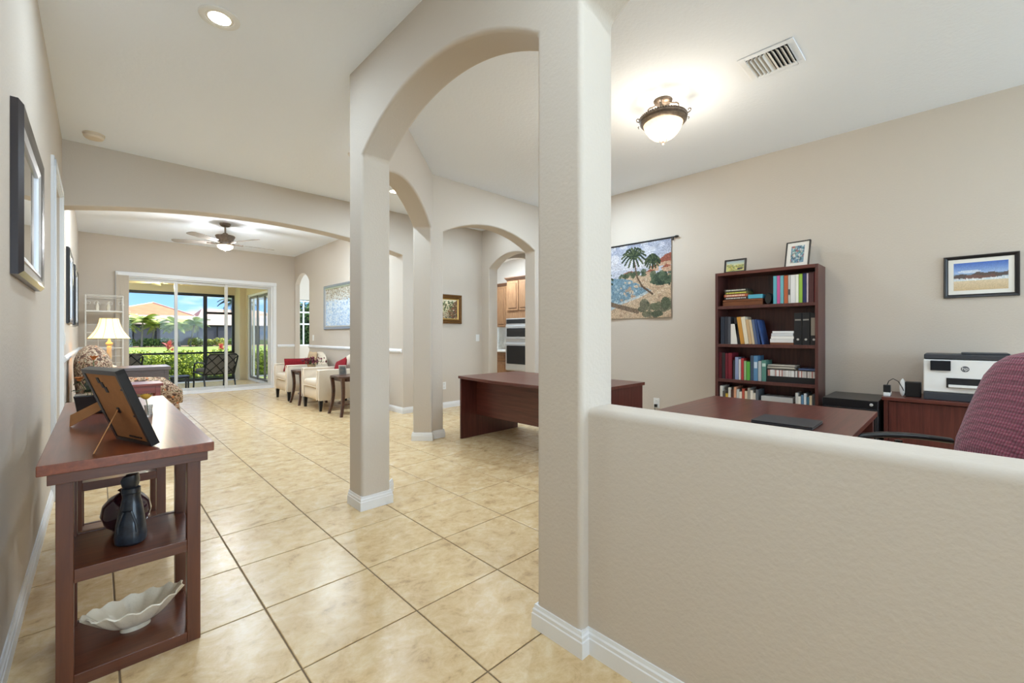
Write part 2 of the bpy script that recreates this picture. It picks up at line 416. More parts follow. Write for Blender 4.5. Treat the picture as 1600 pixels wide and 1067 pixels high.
# ------------------------------------------------------------------ the setting
CEIL = 2.99
XL, XA0, XA1, XR = -0.232, 1.27, 1.48, 4.83
def arc(a, b, zs, za, n=28):
    w = (b-a)/2; r = za-zs; R = (w*w+r*r)/(2*r); c = (a+b)/2
    return [(c+w*math.sin(PI*(-.5+i/n))*1.0, None) for i in range(n+1)] and \
           [(a+(b-a)*i/n, zs+(math.sqrt(max(R*R-(a+(b-a)*i/n-c)**2, 0))-(R-r))) for i in range(n+1)]
def wall_poly(u0, u1, zt, ops):
    p = [(u0, -0.06)]
    for a, b, zs, za in ops: p += [(a, -0.06)]+arc(a, b, zs, za)+[(b, -0.06)]
    return p+[(u1, -0.06), (u1, zt), (u0, zt)]
def wall(name, poly, fn, t0, t1, bevel=0.02):
    return st(B().prism(poly, fn, t0, t1).done(name, M_WALL, bevel=bevel, seg=4, smooth=40))
fX = lambda u, z, t: (t, u, z)      # wall running along y
fY = lambda u, z, t: (u, t, z)      # wall running along x
Q = 0.70710678
DO = (1.48, 2.861)
fD = lambda u, z, t: (DO[0]+u*Q-t*Q, DO[1]+u*Q+t*Q, z)   # angled wall

# floor: grout bed + single tiles
floor = st(B().box(-0.5, 7.3, -5.7, 13.2, -0.12, -0.004).done('floor', M_GROUT, smooth=0), 'beige square floor tiles with dark grout')
TS, TX0, TY0 = 0.4616, 0.5180, 2.5200
hw, hg = TS/2-0.0030, TS/2-0.0055
tile_b = B().add([(-hw,-hw,-.004),(hw,-hw,-.004),(hw,hw,-.004),(-hw,hw,-.004),(-hw,-hw,-.0015),(hw,-hw,-.0015),(hw,hw,-.0015),(-hw,hw,-.0015),
                  (-hg,-hg,0),(hg,-hg,0),(hg,hg,0),(-hg,hg,0)],
                 [(0,1,5,4),(1,2,6,5),(2,3,7,6),(3,0,4,7),(4,5,9,8),(5,6,10,9),(6,7,11,10),(7,4,8,11),(8,9,10,11)])
tile0 = None; rest = B()
for i in range(-2, 15):
    for j in range(-18, 24):
        cx, cyy = TX0+(i+.5)*TS, TY0+(j+.5)*TS
        if cx > 7.2 or cyy > 13.1 or cyy < -5.6: continue
        seen = (cx < 5.1 and 0.2 < cyy < 10.9 and not (cx > 1.5 and cyy < 1.1) and not (cx > 3.6 and cyy > 5.8))
        if seen and cyy < 5 and cx > 2.2 and cyy < 1.9: seen = False
        if seen and cx-cyy > 2.4: seen = False
        if seen:
            if tile0 is None:
                tile0 = tile_b.done('tile', M_TILE, floor, smooth=0); o = tile0
            else:
                o = tile0.copy(); COL.objects.link(o)
            o.parent = floor; o.location = (cx, cyy, 0)
        else:
            rest.add([(cx+a, cyy+b_, c) for a, b_, c in tile_b.v], tile_b.f)
rest.done('tile_remainder', M_TILE, floor, smooth=0, kind='stuff')

st(B().box(-0.6, 7.3, -8.5, 13.2, CEIL, CEIL+0.15).done('ceiling', M_CEIL, smooth=0))  # unseen overhang past the front wall, added to keep the sun out
# left wall with a door in it
DY0, DY1, DZ = 4.47, 5.38, 2.36
b = B().box(XL-.2, XL, -5.7, DY0, -.06, CEIL+.05).box(XL-.2, XL, DY1, 10.9, -.06, CEIL+.05).box(XL-.2, XL, DY0, DY1, DZ, CEIL+.05)
st(b.done('wall_left', M_WALL, smooth=0))
dr = st(B().box(XL-.075, XL-.035, DY0, DY1, 0, DZ).done('door_1', M_TRIM, smooth=0), 'white panelled interior door in left wall')
for za, zb in ((.25, 1.0), (1.15, 2.15)):
    for ya, yb in ((DY0+.12, DY0+.42), (DY0+.5, DY1-.12)):
        B().box(XL-.035, XL-.027, ya, yb, za, zb).done('panel', M_TRIM, dr, bevel=.006)
b = B()
cw = 0.075
for prof in ((0, .018, 0, cw), (.018, .026, .012, cw-.02)):
    d0, d1, a0, a1 = prof
    b.box(XL+d0-.002, XL+d1, DY0-a1, DY0-a0, 0, DZ+a1).box(XL+d0-.002, XL+d1, DY1+a0, DY1+a1, 0, DZ+a1).box(XL+d0-.002, XL+d1, DY0-a1, DY1+a1, DZ+a0, DZ+a1)
st(b.done('trim_1', M_TRIM, bevel=.003), 'white door casing')

# arcade between hall and office: two arched bays
wall('wall_arcade', wall_poly(-5.7, 2.95, CEIL+.05, [(-4.6, -3.0, 2.40, 2.66), (-2.75, -.90, 2.40, 2.66), (-.65, .95, 2.40, 2.66), (1.173, 2.757, 2.375, 2.635)]), fX, XA0, XA1, .022)
wall('wall_arcade_angled', wall_poly(-.10, 1.93, CEIL+.05, [(.07, 1.69, 2.37, 2.53)]), fD, 0, .2086, .02)
wall('wall_office_back', wall_poly(2.70, 4.95, CEIL+.05, [(2.875, 4.43, 2.36, 2.56)]), fY, 4.112, 4.32, .018)
wall('wall_right', wall_poly(-5.7, 5.80, CEIL+.05, [(4.45, 5.565, 2.31, 2.52)]), fX, XR, XR+.2, .018)
wall('wall_beam', wall_poly(-.35, 5.03, CEIL+.05, [(XL, 3.29, 2.37, 2.55)]), fY, 5.75, 5.96, .012)
wall('wall_living_right', wall_poly(5.93, 10.80, CEIL+.05, [(9.70, 10.61, 2.34, 2.56)]), fX, 3.291, 3.40, .012)
b = B()
b.box(-.35, .30, 10.65, 10.85, -.06, CEIL+.05).box(2.84, 3.4, 10.65, 10.85, -.06, CEIL+.05).box(.30, 2.84, 10.65, 10.85, 2.29, CEIL+.05)
st(b.done('wall_back', M_WALL, smooth=0))
# front wall behind the camera, with the window and entry openings
b = B().box(-.45, -.15, -5.75, -5.5, -.06, 3.04).box(1.2, 1.8, -5.75, -5.5, -.06, 3.04).box(4.5, 5.1, -5.75, -5.5, -.06, 3.04)
b.box(-.15, 1.2, -5.75, -5.5, 2.80, 3.04).box(1.8, 4.5, -5.75, -5.5, 2.55, 3.04).box(1.8, 4.5, -5.75, -5.5, -.06, .55)
st(b.done('wall_front', M_WALL, smooth=0))
# half wall with a rounded cap
hwp = [(1.312, -.06)]+[(1.312+.028-.028*math.cos(a), .872+.028*math.sin(a)) for a in [PI/2*i/6 for i in range(7)]]
hwp += [(1.48-.028+.028*math.sin(a), .872+.028*math.cos(a)) for a in [PI/2*i/6 for i in range(7)]]+[(1.48, -.06)]
st(B().prism(hwp, lambda u, z, t: (u, t, z), -.70, 1.0).done('wall_half', M_WALL, smooth=50))
# kitchen and nook shells
st(B().box(7.2, 7.4, 3.95, 9.15, -.06, 3.04).done('wall_kitchen_back', M_WALL, smooth=0))
st(B().box(5.03, 7.2, 3.95, 4.15, -.06, 3.04).done('wall_kitchen_side', M_WALL, smooth=0))
wall('wall_kitchen_arch', wall_poly(4.1, 9.2, CEIL+.05, [(5.15, 6.55, 2.44, 2.615)]), fX, 5.58, 5.72, .012)
b = B().box(6.0, 6.2, 9.0, 13.3, -.06, 3.04).box(3.4, 7.4, 9.0, 9.15, -.06, 3.04)
b.box(2.95, 6.2, 13.1, 13.25, 2.2, 3.04).box(3.68, 3.86, 13.1, 13.25, -.06, 2.2).box(3.86, 4.75, 13.1, 13.25, -.06, .87).box(4.75, 6.2, 13.1, 13.25, -.06, 2.2)
st(b.done('wall_nook', M_WALL, smooth=0))
b = B().box(2.87, 2.97, 10.84, 13.25, 2.24, 3.04).box(2.87, 2.97, 10.80, 10.92, -.06, 2.24).box(2.87, 2.97, 13.08, 13.25, -.06, 2.24)
st(b.done('wall_lanai_right', mat('lanai_stucco', (210, 194, 162), rough=.9, bump=.3, bscale=60), smooth=0))

# baseboards: profile swept along a path with the room on its left
def baseboard(name, path, h=.092, prof=None, m=M_TRIM, z0=0.0):
    prof = prof or [(-.004, 0), (.014, 0), (.014, h*.62), (.011, h*.66), (.011, h*.80), (.007, h*.86), (.005, h), (-.004, h)]
    P = [Vector((p[0], p[1])) for p in path]; rings = []
    for i, p in enumerate(P):
        dirs = []
        if i > 0: dirs.append((P[i]-P[i-1]).normalized())
        if i < len(P)-1: dirs.append((P[i+1]-P[i]).normalized())
        ns = [Vector((-d.y, d.x)) for d in dirs]
        mvec = ns[0] if len(ns) == 1 else (ns[0]+ns[1])/(1+ns[0].dot(ns[1]))
        rings.append([(p.x+mvec.x*a, p.y+mvec.y*a, z0+zz) for a, zz in prof])
    return st(B().loft(rings).done(name, m, smooth=25))
baseboard('baseboard_left', [(XL, DY0-cw), (XL, -5.5)])
baseboard('baseboard_living_left', [(XL, 10.65), (XL, DY1+cw)])
baseboard('baseboard_back_left', [(.22, 10.65), (XL, 10.65)])
baseboard('baseboard_back_right', [(3.29, 10.65), (2.93, 10.65)])
baseboard('baseboard_column_far', [(1.60, 2.96), (1.48, 2.84), (1.48, 2.757), (1.27, 2.757), (1.27, 2.946), (1.37, 3.046)])
baseboard('baseboard_column_near', [(1.48, 1.173), (1.27, 1.173), (1.27, .95), (1.312, .95), (1.312, -.70)][::-1])
jo = fD(1.69, 0, 0); jh = fD(1.69, 0, .2086); o0 = (2.731, 4.112)
baseboard('baseboard_column_angled', [(2.875, 4.30), (2.875, 4.112), o0, jo[:2], jh[:2], fD(1.80, 0, .2086)[:2]])
baseboard('baseboard_office_right', [(XR, -5.5), (XR, 4.112), (4.43, 4.112), (4.43, 4.30)])
baseboard('baseboard_passage', [(XR, 5.60), (XR, 5.75), (3.29, 5.75), (3.29, 9.70)])
# chair rail in the living room
rail = [(-.004, 0), (.008, 0), (.014, .012), (.022, .022), (.022, .040), (.012, .050), (.008, .062), (-.004, .062)]
for nme, pth in (('trim_2', [(XL, 10.65), (XL, 6.05)]), ('trim_3', [(.22, 10.65), (XL, 10.65)]), ('trim_4', [(3.29, 10.65), (2.93, 10.65)]),
                 ('trim_5', [(3.29, 5.78), (3.29, 9.70)])):
    baseboard(nme, pth, prof=rail, z0=.905)['label'] = 'white chair rail'

# ------------------------------------------------------------------ sliding door wall
sl = thing('sliding_door', 'wide white framed glass sliding door opening to the lanai', 'sliding door', (0, 0, 0))
B().box(.24, 2.90, 10.60, 10.645, 2.27, 2.345).done('head_casing', M_TRIM, sl, bevel=.004)
for xa, xb in ((.24, .315), (2.835, 2.90)): B().box(xa, xb, 10.615, 10.645, 0, 2.27).done('side_casing', M_TRIM, sl, bevel=.004)
B().box(.30, 2.845, 10.632, 10.84, -.01, .016).done('sill_track', M_TRIM, sl, bevel=.003)
B().ring('y', 10.648, 10.80, .30, 2.842, .017, 2.29, .045).done('frame', M_TRIM, sl, bevel=.003)
for k, (x0, x1, yy) in enumerate(((.345, 1.15, 10.70), (1.10, 1.99, 10.74), (1.94, 2.80, 10.70))):
    b = B(); s_ = .05
    b.ring('y', yy, yy+.03, x0, x1, .062, 2.245, s_)
    fr_ = b.done('sash', M_ALU, sl, bevel=.003)
    B().box(x0+s_, x1-s_, yy+.012, yy+.016, .112, 2.195).done('pane', M_PANE, fr_, smooth=0)
vb = thing('vertical_blinds', 'stacked beige vertical blinds at the left end of the glass slider', 'blinds', (0, 0, 0))
M_BLIND = mat('blind_vane', (226, 216, 202), rough=.7)
B().box(.27, .42, 10.53, 10.60, 2.27, 2.315).done('head_rail', M_TRIM, vb)
v0 = None
for k in range(9):
    x = .275+k*.0155
    if v0 is None: v0 = B().obox((0, 0, 1.145), (.003, .06, 2.25), rot(0, 0, .9)).done('vane', M_BLIND, vb, smooth=0); o = v0
    else: o = v0.copy(); COL.objects.link(o); o.parent = vb
    o.location = (x, 10.565, 0)

# ------------------------------------------------------------------ console table and what stands on it
ct = thing('console_table', 'long reddish-brown wooden console table against the left wall', 'table', (0, 0, 0))
TZ = .762
B().box(-.137, .325, 1.985, 3.76, TZ-.034, TZ).done('tabletop', M_CONSOLE, ct, bevel=.003)
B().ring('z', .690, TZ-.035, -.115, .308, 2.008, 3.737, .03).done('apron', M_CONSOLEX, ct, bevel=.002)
leg0 = None
for y in (2.034, 2.378, 3.20, 3.60):
    for x in (-.097, .247):
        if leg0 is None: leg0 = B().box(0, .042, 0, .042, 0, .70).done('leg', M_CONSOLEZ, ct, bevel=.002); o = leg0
        else: o = leg0.copy(); COL.objects.link(o); o.parent = ct
        o.location = (x, y, 0)
for y0 in (2.034, 3.20):
    y1 = y0+(.386 if y0 < 3 else .442)
    for z1 in (.392, .042):
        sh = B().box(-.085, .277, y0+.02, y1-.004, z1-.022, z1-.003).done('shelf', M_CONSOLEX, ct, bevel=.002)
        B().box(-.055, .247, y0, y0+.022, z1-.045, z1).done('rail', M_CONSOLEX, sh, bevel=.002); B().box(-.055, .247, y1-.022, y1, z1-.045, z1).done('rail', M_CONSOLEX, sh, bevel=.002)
    B().box(-.055, .247, y1-.03, y1-.01, .655, .70).done('back_rail', M_CONSOLEX, ct)

def picture_stand(name, label, A, Bq, lean, hgt, cat='picture frame', strut=None, wide=.055, sdir=None):
    """easel frame standing on bottom edge A-B seen from its back; lean = xy shift of the top"""
    A = Vector(A); Bq = Vector(Bq); u = (Bq-A); wdt = u.length; u.normalize()
    w = Vector((lean[0], lean[1], 0)); w = w-u*w.dot(u); w.z = math.sqrt(hgt*hgt-w.length**2); w.normalize()
    n = u.cross(w).normalized()
    back = n if n.dot(Vector((-1, 0, 0))) > 0 else -n
    t = thing(name, label, cat, tuple(A))
    def P(a, c, d): return tuple(u*a+w*c+back*d+Vector((0, 0, .001)))
    def bar(b, a0, a1, c0, c1, d0, d1):
        b.hexa([P(a0, c0, d0), P(a1, c0, d0), P(a1, c1, d0), P(a0, c1, d0)], [P(a0, c0, d1), P(a1, c0, d1), P(a1, c1, d1), P(a0, c1, d1)])
    fw = .016; b = B()
    bar(b, 0, wdt, 0, fw, -.022, .006); bar(b, 0, wdt, hgt-fw, hgt, -.022, .006); bar(b, 0, fw, fw, hgt-fw, -.022, .006); bar(b, wdt-fw, wdt, fw, hgt-fw, -.022, .006)
    b.done('frame', M_BLACKF, t, bevel=.0015)
    b = B(); bar(b, fw, wdt-fw, fw, hgt-fw, -.006, .0025); bk = b.done('backing_board', M_KRAFT, t, smooth=0)
    b = B(); bar(b, fw, wdt-fw, fw, hgt-fw, -.012, -.006); b.done('photo', mat('photo_sheet', (170, 165, 150), rough=.3, rgb2=(96, 110, 120), vscale=14), t, smooth=0)
    for (a0_, a1_, c0_, c1_) in [(a-.008, a+.008, c-.011, c+.011) for a, c in ((wdt*.36, hgt*.86), (wdt*.42, hgt*.80), (wdt*.47, hgt*.74))]+[(wdt*.47, wdt*.80, .026, .032), (wdt*.5, wdt*.56, hgt*.43, hgt*.5), (wdt-fw-.012, wdt-fw, hgt*.4, hgt*.4+.006), (wdt-fw-.012, wdt-fw, hgt*.75, hgt*.75+.006)]:
        b = B(); bar(b, a0_, a1_, c0_, c1_, .0025, .0055); b.done('clip', M_BLACK, bk, smooth=0)
    if strut is not None:
        E_ = Vector(strut)-A; S_ = u*(wdt*.5)+w*(hgt*.47)+back*.004
        d = (E_-S_); ll = d.length; d.normalize(); sd = Vector(sdir).normalized() if sdir else u.copy(); nn = d.cross(sd).normalized()
        q0, q1 = S_-d*.0, E_
        b = B().hexa([q0-sd*wide*.42+nn*.0015, q0+sd*wide*.42+nn*.0015, q0+sd*wide*.42-nn*.0015, q0-sd*wide*.42-nn*.0015],
                     [q1-sd*wide*.5+nn*.0015, q1+sd*wide*.5+nn*.0015, q1+sd*wide*.5-nn*.0015, q1-sd*wide*.5-nn*.0015])
        b.done('easel_strut', M_KRAFT, t, smooth=0)
    return t
picture_stand('photo_frame', 'black photo frame seen from its brown backing, nearest on the console table', (.061, 2.308, TZ), (.150, 2.057, TZ), (-.10, -.036), .303, strut=(-.008, 2.05, TZ+.004), wide=.05, sdir=(.012, 1.0, -.15))
picture_stand('photo_frame', 'photo frame mostly hidden behind the nearer one, wide brown easel strut showing', (.062, 2.77, TZ), (.118, 2.53, TZ), (-.085, -.03), .27, strut=(-.086, 2.748, TZ+.026), wide=.052, sdir=(.05, 0, 1))

# small vase with a yellow rose
rv = thing('bud_vase', 'small clear bud vase holding one yellow rose', 'vase', (.185, 2.80, TZ))
M_CLEAR = mat('clear_glass', (235, 240, 238), rough=.03, trans=.9, spec=.5)
B().lathe([(.0, 0), (.016, 0), (.017, .01), (.015, .04), (.018, .062), (.0165, .062), (.0135, .04), (.0135, .012), (0, .012)], 16).done('glass', M_CLEAR, rv)
B().tube([(0, 0, .015), (-.004, 0, .06), (-.010, 0, .095)], .002, 6).done('stem', mat('stem_green', (88, 104, 52), rough=.6), rv)
b = B()
for k, (r0, h0) in enumerate(((.008, .026), (.014, .024), (.020, .02))):
    nb = 5
    for q in range(nb):
        a0 = 2*PI*q/nb+k*.6
        pts = []
        for i in range(4):
            for j in range(5):
                f = i/3; g = (j/4-.5)*1.5
                rr = r0*(.35+.75*math.sin(f*1.7)); pts.append((-.010+rr*math.cos(a0+g), rr*math.sin(a0+g), .092+h0*f-.004*abs(g)*f))
        b.add(pts, [(i*5+j, i*5+j+1, (i+1)*5+j+1, (i+1)*5+j) for i in range(3) for j in range(4)])
b.done('bloom', mat('rose_yellow', (222, 178, 74), rough=.6), rv)

# black planter with orange silk flowers
pf = thing('flower_planter', 'black planter with orange flowers at the back of the console table', 'planter', (-.012, 3.16, TZ))
B().loft([[(sx*r*.072, sy*r*.055, z) for sx, sy in ((-1,-1),(1,-1),(1,1),(-1,1))] for z, r in ((0, .8), (.015, .86), (.085, 1.0), (.10, 1.05))]).done('pot', mat('glazed_black', (24, 26, 26), rough=.18, coat=.4), pf, bevel=.006)
g = random.Random(4); b = B()
leaf_cloud(b, [(g.gauss(.01, .032), g.gauss(0, .03), .115+g.random()*.09) for _ in range(80)], .042, g); b.done('foliage', mat('silk_leaf', (76, 84, 52), rough=.6, rgb2=(44, 50, 36), vscale=30), pf, smooth=0)
for (x, y, z) in ((-.02, -.02, .19), (.05, .0, .165), (-.055, .03, .17), (.02, -.045, .15), (.0, .02, .28)):
    b = B()
    for q in range(9):
        a = 2*PI*q/9; R = rot(0, -.7, a)
        b.add([Vector((x, y, z))+R@Vector(p) for p in ((0, -.004, 0), (.022, -.010, .004), (.032, 0, 0), (.022, .010, .004), (0, .004, 0))], [(0, 1, 2, 3, 4)])
    b.ell((x, y, z+.004), (.008, .008, .006), 8, 5)
    b.done('blossom', mat('blossom_orange', (216, 130, 66), rough=.6), pf)
    B().tube([(x*.3, y*.3, .09), (x, y, z)], .0018, 5).done('stem', MATS['stem_green'], pf)

# figurine
fg = thing('figurine', 'dark blue-black polished stone figurine on the middle shelf', 'figurine', (.092, 2.165, .389), -.35)
M_STONE = mat('dark_soapstone', (46, 54, 66), rough=.28, rgb2=(24, 28, 34), vscale=40, coat=.2)
def ring(cx, cyy, z, rx, ry, p=2.4, n=20, tz=0.0):
    out = []
    for k in range(n):
        th = 2*PI*k/n; c_, s_ = math.cos(th), math.sin(th)
        x = math.copysign(abs(c_)**(2/p), c_)*rx; y = math.copysign(abs(s_)**(2/p), s_)*ry
        out.append((cx+x, cyy+y, z+x*tz))
    return out
B().loft([ring(0, 0, 0, .036, .034), ring(0, 0, .008, .045, .042), ring(0, 0, .03, .047, .043), ring(0, 0, .07, .043, .038), ring(0, .004, .115, .036, .032), ring(0, .006, .15, .030, .027),
          ring(0, .006, .172, .026, .022), ring(0, .005, .188, .028, .023)]).done('body', M_STONE, fg)
B().loft([ring(0, .004, .184, .024, .02), ring(0, .003, .19, .028, .024), ring(0, .003, .206, .028, .024), ring(0, .003, .212, .020, .018)]).done('collar', M_STONE, fg)
B().loft([ring(0, .002, .206, .018, .018), ring(0, -.002, .218, .024, .024, 3), ring(0, -.006, .240, .026, .026, 3.5), ring(.002, -.008, .256, .022, .022, 3.5, tz=.2), ring(.002, -.008, .260, .012, .012)]).done('head', M_STONE, fg)
b = B().tube([(-.030, -.028, .02), (-.026, -.034, .08), (-.012, -.032, .128), (.012, -.032, .128), (.026, -.034, .08), (.030, -.028, .02)], .0045, 8); b.done('carved_ridge', M_STONE, fg)

# round purple glass vase
pv = thing('glass_vase', 'round dark purple glass vase behind the stone figurine', 'vase', (.086, 2.335, .389))
M_PURPLE = mat('purple_glass', (70, 38, 52), rough=.08, spec=.8, coat=.5, rgb2=(44, 22, 34), vscale=9)
B().lathe([(0, 0), (.030, 0), (.045, .008), (.066, .028), (.079, .068), (.072, .105), (.052, .132), (.028, .145), (.020, .150), (.024, .160), (.020, .160), (.016, .150), (.02, .14), (.0, .12)], 28).done('body', M_PURPLE, pv)
B().lathe([(.022, .157), (.027, .160), (.022, .163)], 24).done('rim', M_PURPLE, pv)

# scalloped leaf bowl on the bottom shelf
bw = thing('leaf_bowl', 'cream porcelain leaf-shaped bowl with scalloped rim on the bottom shelf', 'bowl', (.108, 2.218, .039), .12)
M_PORC = mat('porcelain', (232, 222, 202), rough=.25, coat=.3, bump=.25, bscale=120)
rings = []; NB = 72
def bring(f, off):
    out = []
    for k in range(NB):
        th = 2*PI*k/NB
        sc = 1+.055*f*abs(math.sin(th*6.5))+.012*math.sin(th*26)*f
        pt = 1+.10*f*abs(math.cos(th))**6
        rx = (.042+.092*f**.75)*sc*pt-off; ry = (.028+.052*f**.8)*sc-off
        z = .016+.072*f**1.35+.016*f*abs(math.cos(th))**3+.006*f*math.sin(th*13)
        out.append((rx*math.cos(th), ry*math.sin(th), z))
    return out
out = [bring(f, 0) for f in (0, .15, .3, .45, .6, .75, .9, 1.0)]; inn = [bring(f, .004) for f in (1.0, .9, .75, .6, .45, .3, .15, 0)]
inn = [[(x, y, z+.004) for x, y, z in r] for r in inn]
B().loft(out+inn).done('body', M_PORC, bw, smooth=60)
B().loft([[(x*.040*s_, y*.027*s_, z) for x, y in [(math.cos(2*PI*k/36), math.sin(2*PI*k/36)) for k in range(36)]] for z, s_ in ((0, 1.14), (.004, 1.16), (.012, 1.0), (.02, 1.04))]).done('foot', M_PORC, bw, smooth=60)

# ------------------------------------------------------------------ left wall: mirror and two framed pictures
def wall_frame_x(name, label, cat, X, y0, y1, z0, z1, fw, depth, side, m_frame, inner, canvas=None, mat_w=0.0, liner=None, mitre_m=None):
    """frame on a wall of constant x; side=+1 when it faces +x, -1 when it faces -x"""
    t = thing(name, label, cat, (X, (y0+y1)/2, z0)); W2 = (y1-y0)/2; Hh = z1-z0
    def prof_ring(pf):
        return [[(side*d, s1*(W2-a), (a if top < 0 else Hh-a)) for (s1, top) in ((-1,-1),(1,-1),(1,1),(-1,1))] for a, d in pf]
    pf = [(0, 0), (0, depth*.6), (fw*.18, depth), (fw*.55, depth*.85), (fw*.8, depth*.55), (fw, depth*.5), (fw, 0)]
    b = B(); b.loft(prof_ring(pf), caps=False); b.done('frame', m_frame, t, smooth=20)
    if liner:
        b = B(); b.loft(prof_ring([(fw*.72, depth*.5), (fw*.78, depth*.75), (fw*1.08, depth*.55), (fw*1.1, depth*.2)]), caps=False); b.done('liner', liner, t, smooth=20)
    i0 = fw*.9
    if mat_w > 0:
        B().box(min(0, side*depth*.35), max(0, side*depth*.35), -W2+i0, W2-i0, i0, Hh-i0).done('mat_board', M_PAPER, t, smooth=0)
    j0 = i0+mat_w; dd = depth*(.37 if mat_w > 0 else .3)
    if canvas is None:
        B().box(min(0, side*dd), max(0, side*dd), -W2+j0, W2-j0, j0, Hh-j0).done(*inner, t, smooth=0)
    else:
        # u runs left to right as seen from the room
        canvas.mesh(inner[0], lambda u, v: (side*dd, (u*2-1)*(W2-j0)*side, j0+v*(Hh-2*j0)), inner[1], t)
    return t
M_MIRROR = mat('mirror_glass', (225, 228, 228), rough=.01, metal=1.0)
M_ESP = mat('espresso_frame', (44, 36, 38), rough=.3, coat=.3)
M_SILV = mat('silver_liner', (200, 200, 202), rough=.3, metal=.6)
wall_frame_x('framed_mirror', 'dark framed mirror with silver edging high on the left wall', 'mirror', XL, 2.44, 3.34, 1.40, 2.06, .085, .034, 1, M_ESP, ('glass', M_MIRROR), liner=M_SILV)
wall_frame_x('framed_picture', 'dark framed picture on the left wall nearer the door casing', 'picture', XL, 6.45, 7.35, 1.30, 2.10, .06, .03, 1, M_BLACKF, ('print', mat('print_grey', (190, 192, 196), rough=.2, rgb2=(150, 160, 172), vscale=6)), liner=M_SILV)
wall_frame_x('framed_picture', 'dark framed picture on the left wall beside the white wire rack', 'picture', XL, 8.15, 9.35, 1.31, 2.12, .06, .03, 1, M_BLACKF, ('print', MATS['print_grey']), liner=M_SILV)
def plate(name, label, cat, loc, nrm, w=.075, h=.118, kind='outlet'):
    t = thing(name, label, cat, loc, math.atan2(nrm[1], nrm[0]))   # local +x = outwards
    B().box(-.002, .005, -w/2, w/2, -h/2, h/2).done('cover_plate', M_WHITE, t, bevel=.002)
    if kind == 'outlet':
        for z in (-.028, .028):
            s_ = B().lathe([(.017, .004), (.017, .007), (.015, .0075)], 16, (0, 0, z), 'x').done('socket', M_WHITE, t)
            B().box(.0074, .0082, -.008, -.005, z-.002, z+.007).box(.0074, .0082, .005, .008, z-.002, z+.007).done('slot', M_BLACK, s_, smooth=0)
    else:
        B().box(.004, .008, -.018, .018, -.034, .034).done('rocker', M_WHITE, t, bevel=.002)
    return t
plate('light_switch', 'white light switch on the left wall beyond the door', 'switch', (XL, 6.15, 1.14), (1, 0), kind='switch')
plate('light_switch', 'white light switch on the living room wall under the blue painting', 'switch', (3.29, 9.45, 1.12), (-1, 0), kind='switch')
plate('light_switch', 'white light switch on the wall right of the gold framed painting', 'switch', (4.73, 5.75, 1.13), (0, -1), kind='switch')
plate('power_outlet', 'white wall outlet below the gold framed painting', 'outlet', (4.03, 5.75, .36), (0, -1))
po = plate('power_outlet', 'white wall outlet with black plug below the beach tapestry', 'outlet', (XR, 2.50, .36), (-1, 0))
B().box(.006, .035, -.014, .014, -.045, -.012).tube([(.03, 0, -.03), (.05, 0, -.05), (.05, .02, -.15), (.02, .05, -.32)], .003, 6).done('plug', M_BLACK, po)

# ------------------------------------------------------------------ ceiling fittings
def downlight(loc, label, power):
    t = thing('recessed_light', label, 'ceiling light', (loc[0], loc[1], CEIL), 0, 'recessed ceiling lights')
    B().lathe([(.066, -.001), (.070, -.006), (.092, -.008), (.100, -.004), (.101, .0)], 36).done('trim_ring', M_WHITE, t)
    B().lathe([(.067, -.003), (.062, -.006), (.054, -.006)], 36).done('baffle', mat('baffle_cream', (238, 234, 226), rough=.4), t)
    B().lathe([(.055, -.0065), (.035, -.010), (0, -.012)], 24).done('lens', mat('lamp_lens', (255, 250, 240), emit=(255, 246, 228), estr=7.0), t)
    l = light('recessed_bulb', 'AREA', (loc[0], loc[1], CEIL-.02), power, (.68, .85, 1.0), shape='DISK', size=.11)
    return t
downlight((.505, 2.933), 'lit round recessed light in the hall ceiling above the console table', 6)
downlight((2.70, 4.93), 'lit round recessed light seen through the angled arch', 5)
for x, y, w, lab in ((.505, .45, 6.5, 'added recessed fill light in the hall ceiling above the camera'), (.505, -1.5, 5.5, 'added recessed fill light in the entry ceiling behind the camera'), (.4, 6.85, 11, 'added living room fill light hidden behind the beam, by the left wall'), (1.5, 6.85, 11, 'added living room fill light hidden behind the middle of the beam'),
                     (2.7, 6.85, 11, 'added living room fill light hidden behind the beam, by the painting'), (4.3, 5.0, 2.6, 'added recessed fill light in the passage by the kitchen arch'), (3.1, -1.2, 5, 'added recessed fill light in the office ceiling behind the camera'), (2.7, -.15, 4, 'added recessed fill light in the office ceiling above the burgundy chair'), (3.9, 2.9, 12, 'added recessed fill light in the office ceiling above the far desk'), (6.1, 6.9, 26, 'added kitchen fill light in front of the ovens'), (1.9, 4.2, 7, 'added recessed fill light in the hall ceiling behind the angled arcade')):  # hidden downlights added only to brighten the rooms
    downlight((x, y), lab, w)
sd = thing('smoke_detector', 'round cream smoke detector on the hall ceiling by the beam', 'smoke detector', (-.02, 5.42, CEIL))
M_DET = mat('detector_cream', (216, 202, 182), rough=.5)
B().lathe([(.075, 0), (.075, -.012), (.068, -.014)], 30).done('base', M_DET, sd)
B().lathe([(.070, -.012), (.070, -.030), (.060, -.042), (.03, -.046), (0, -.046)], 30).done('cover', M_DET, sd)

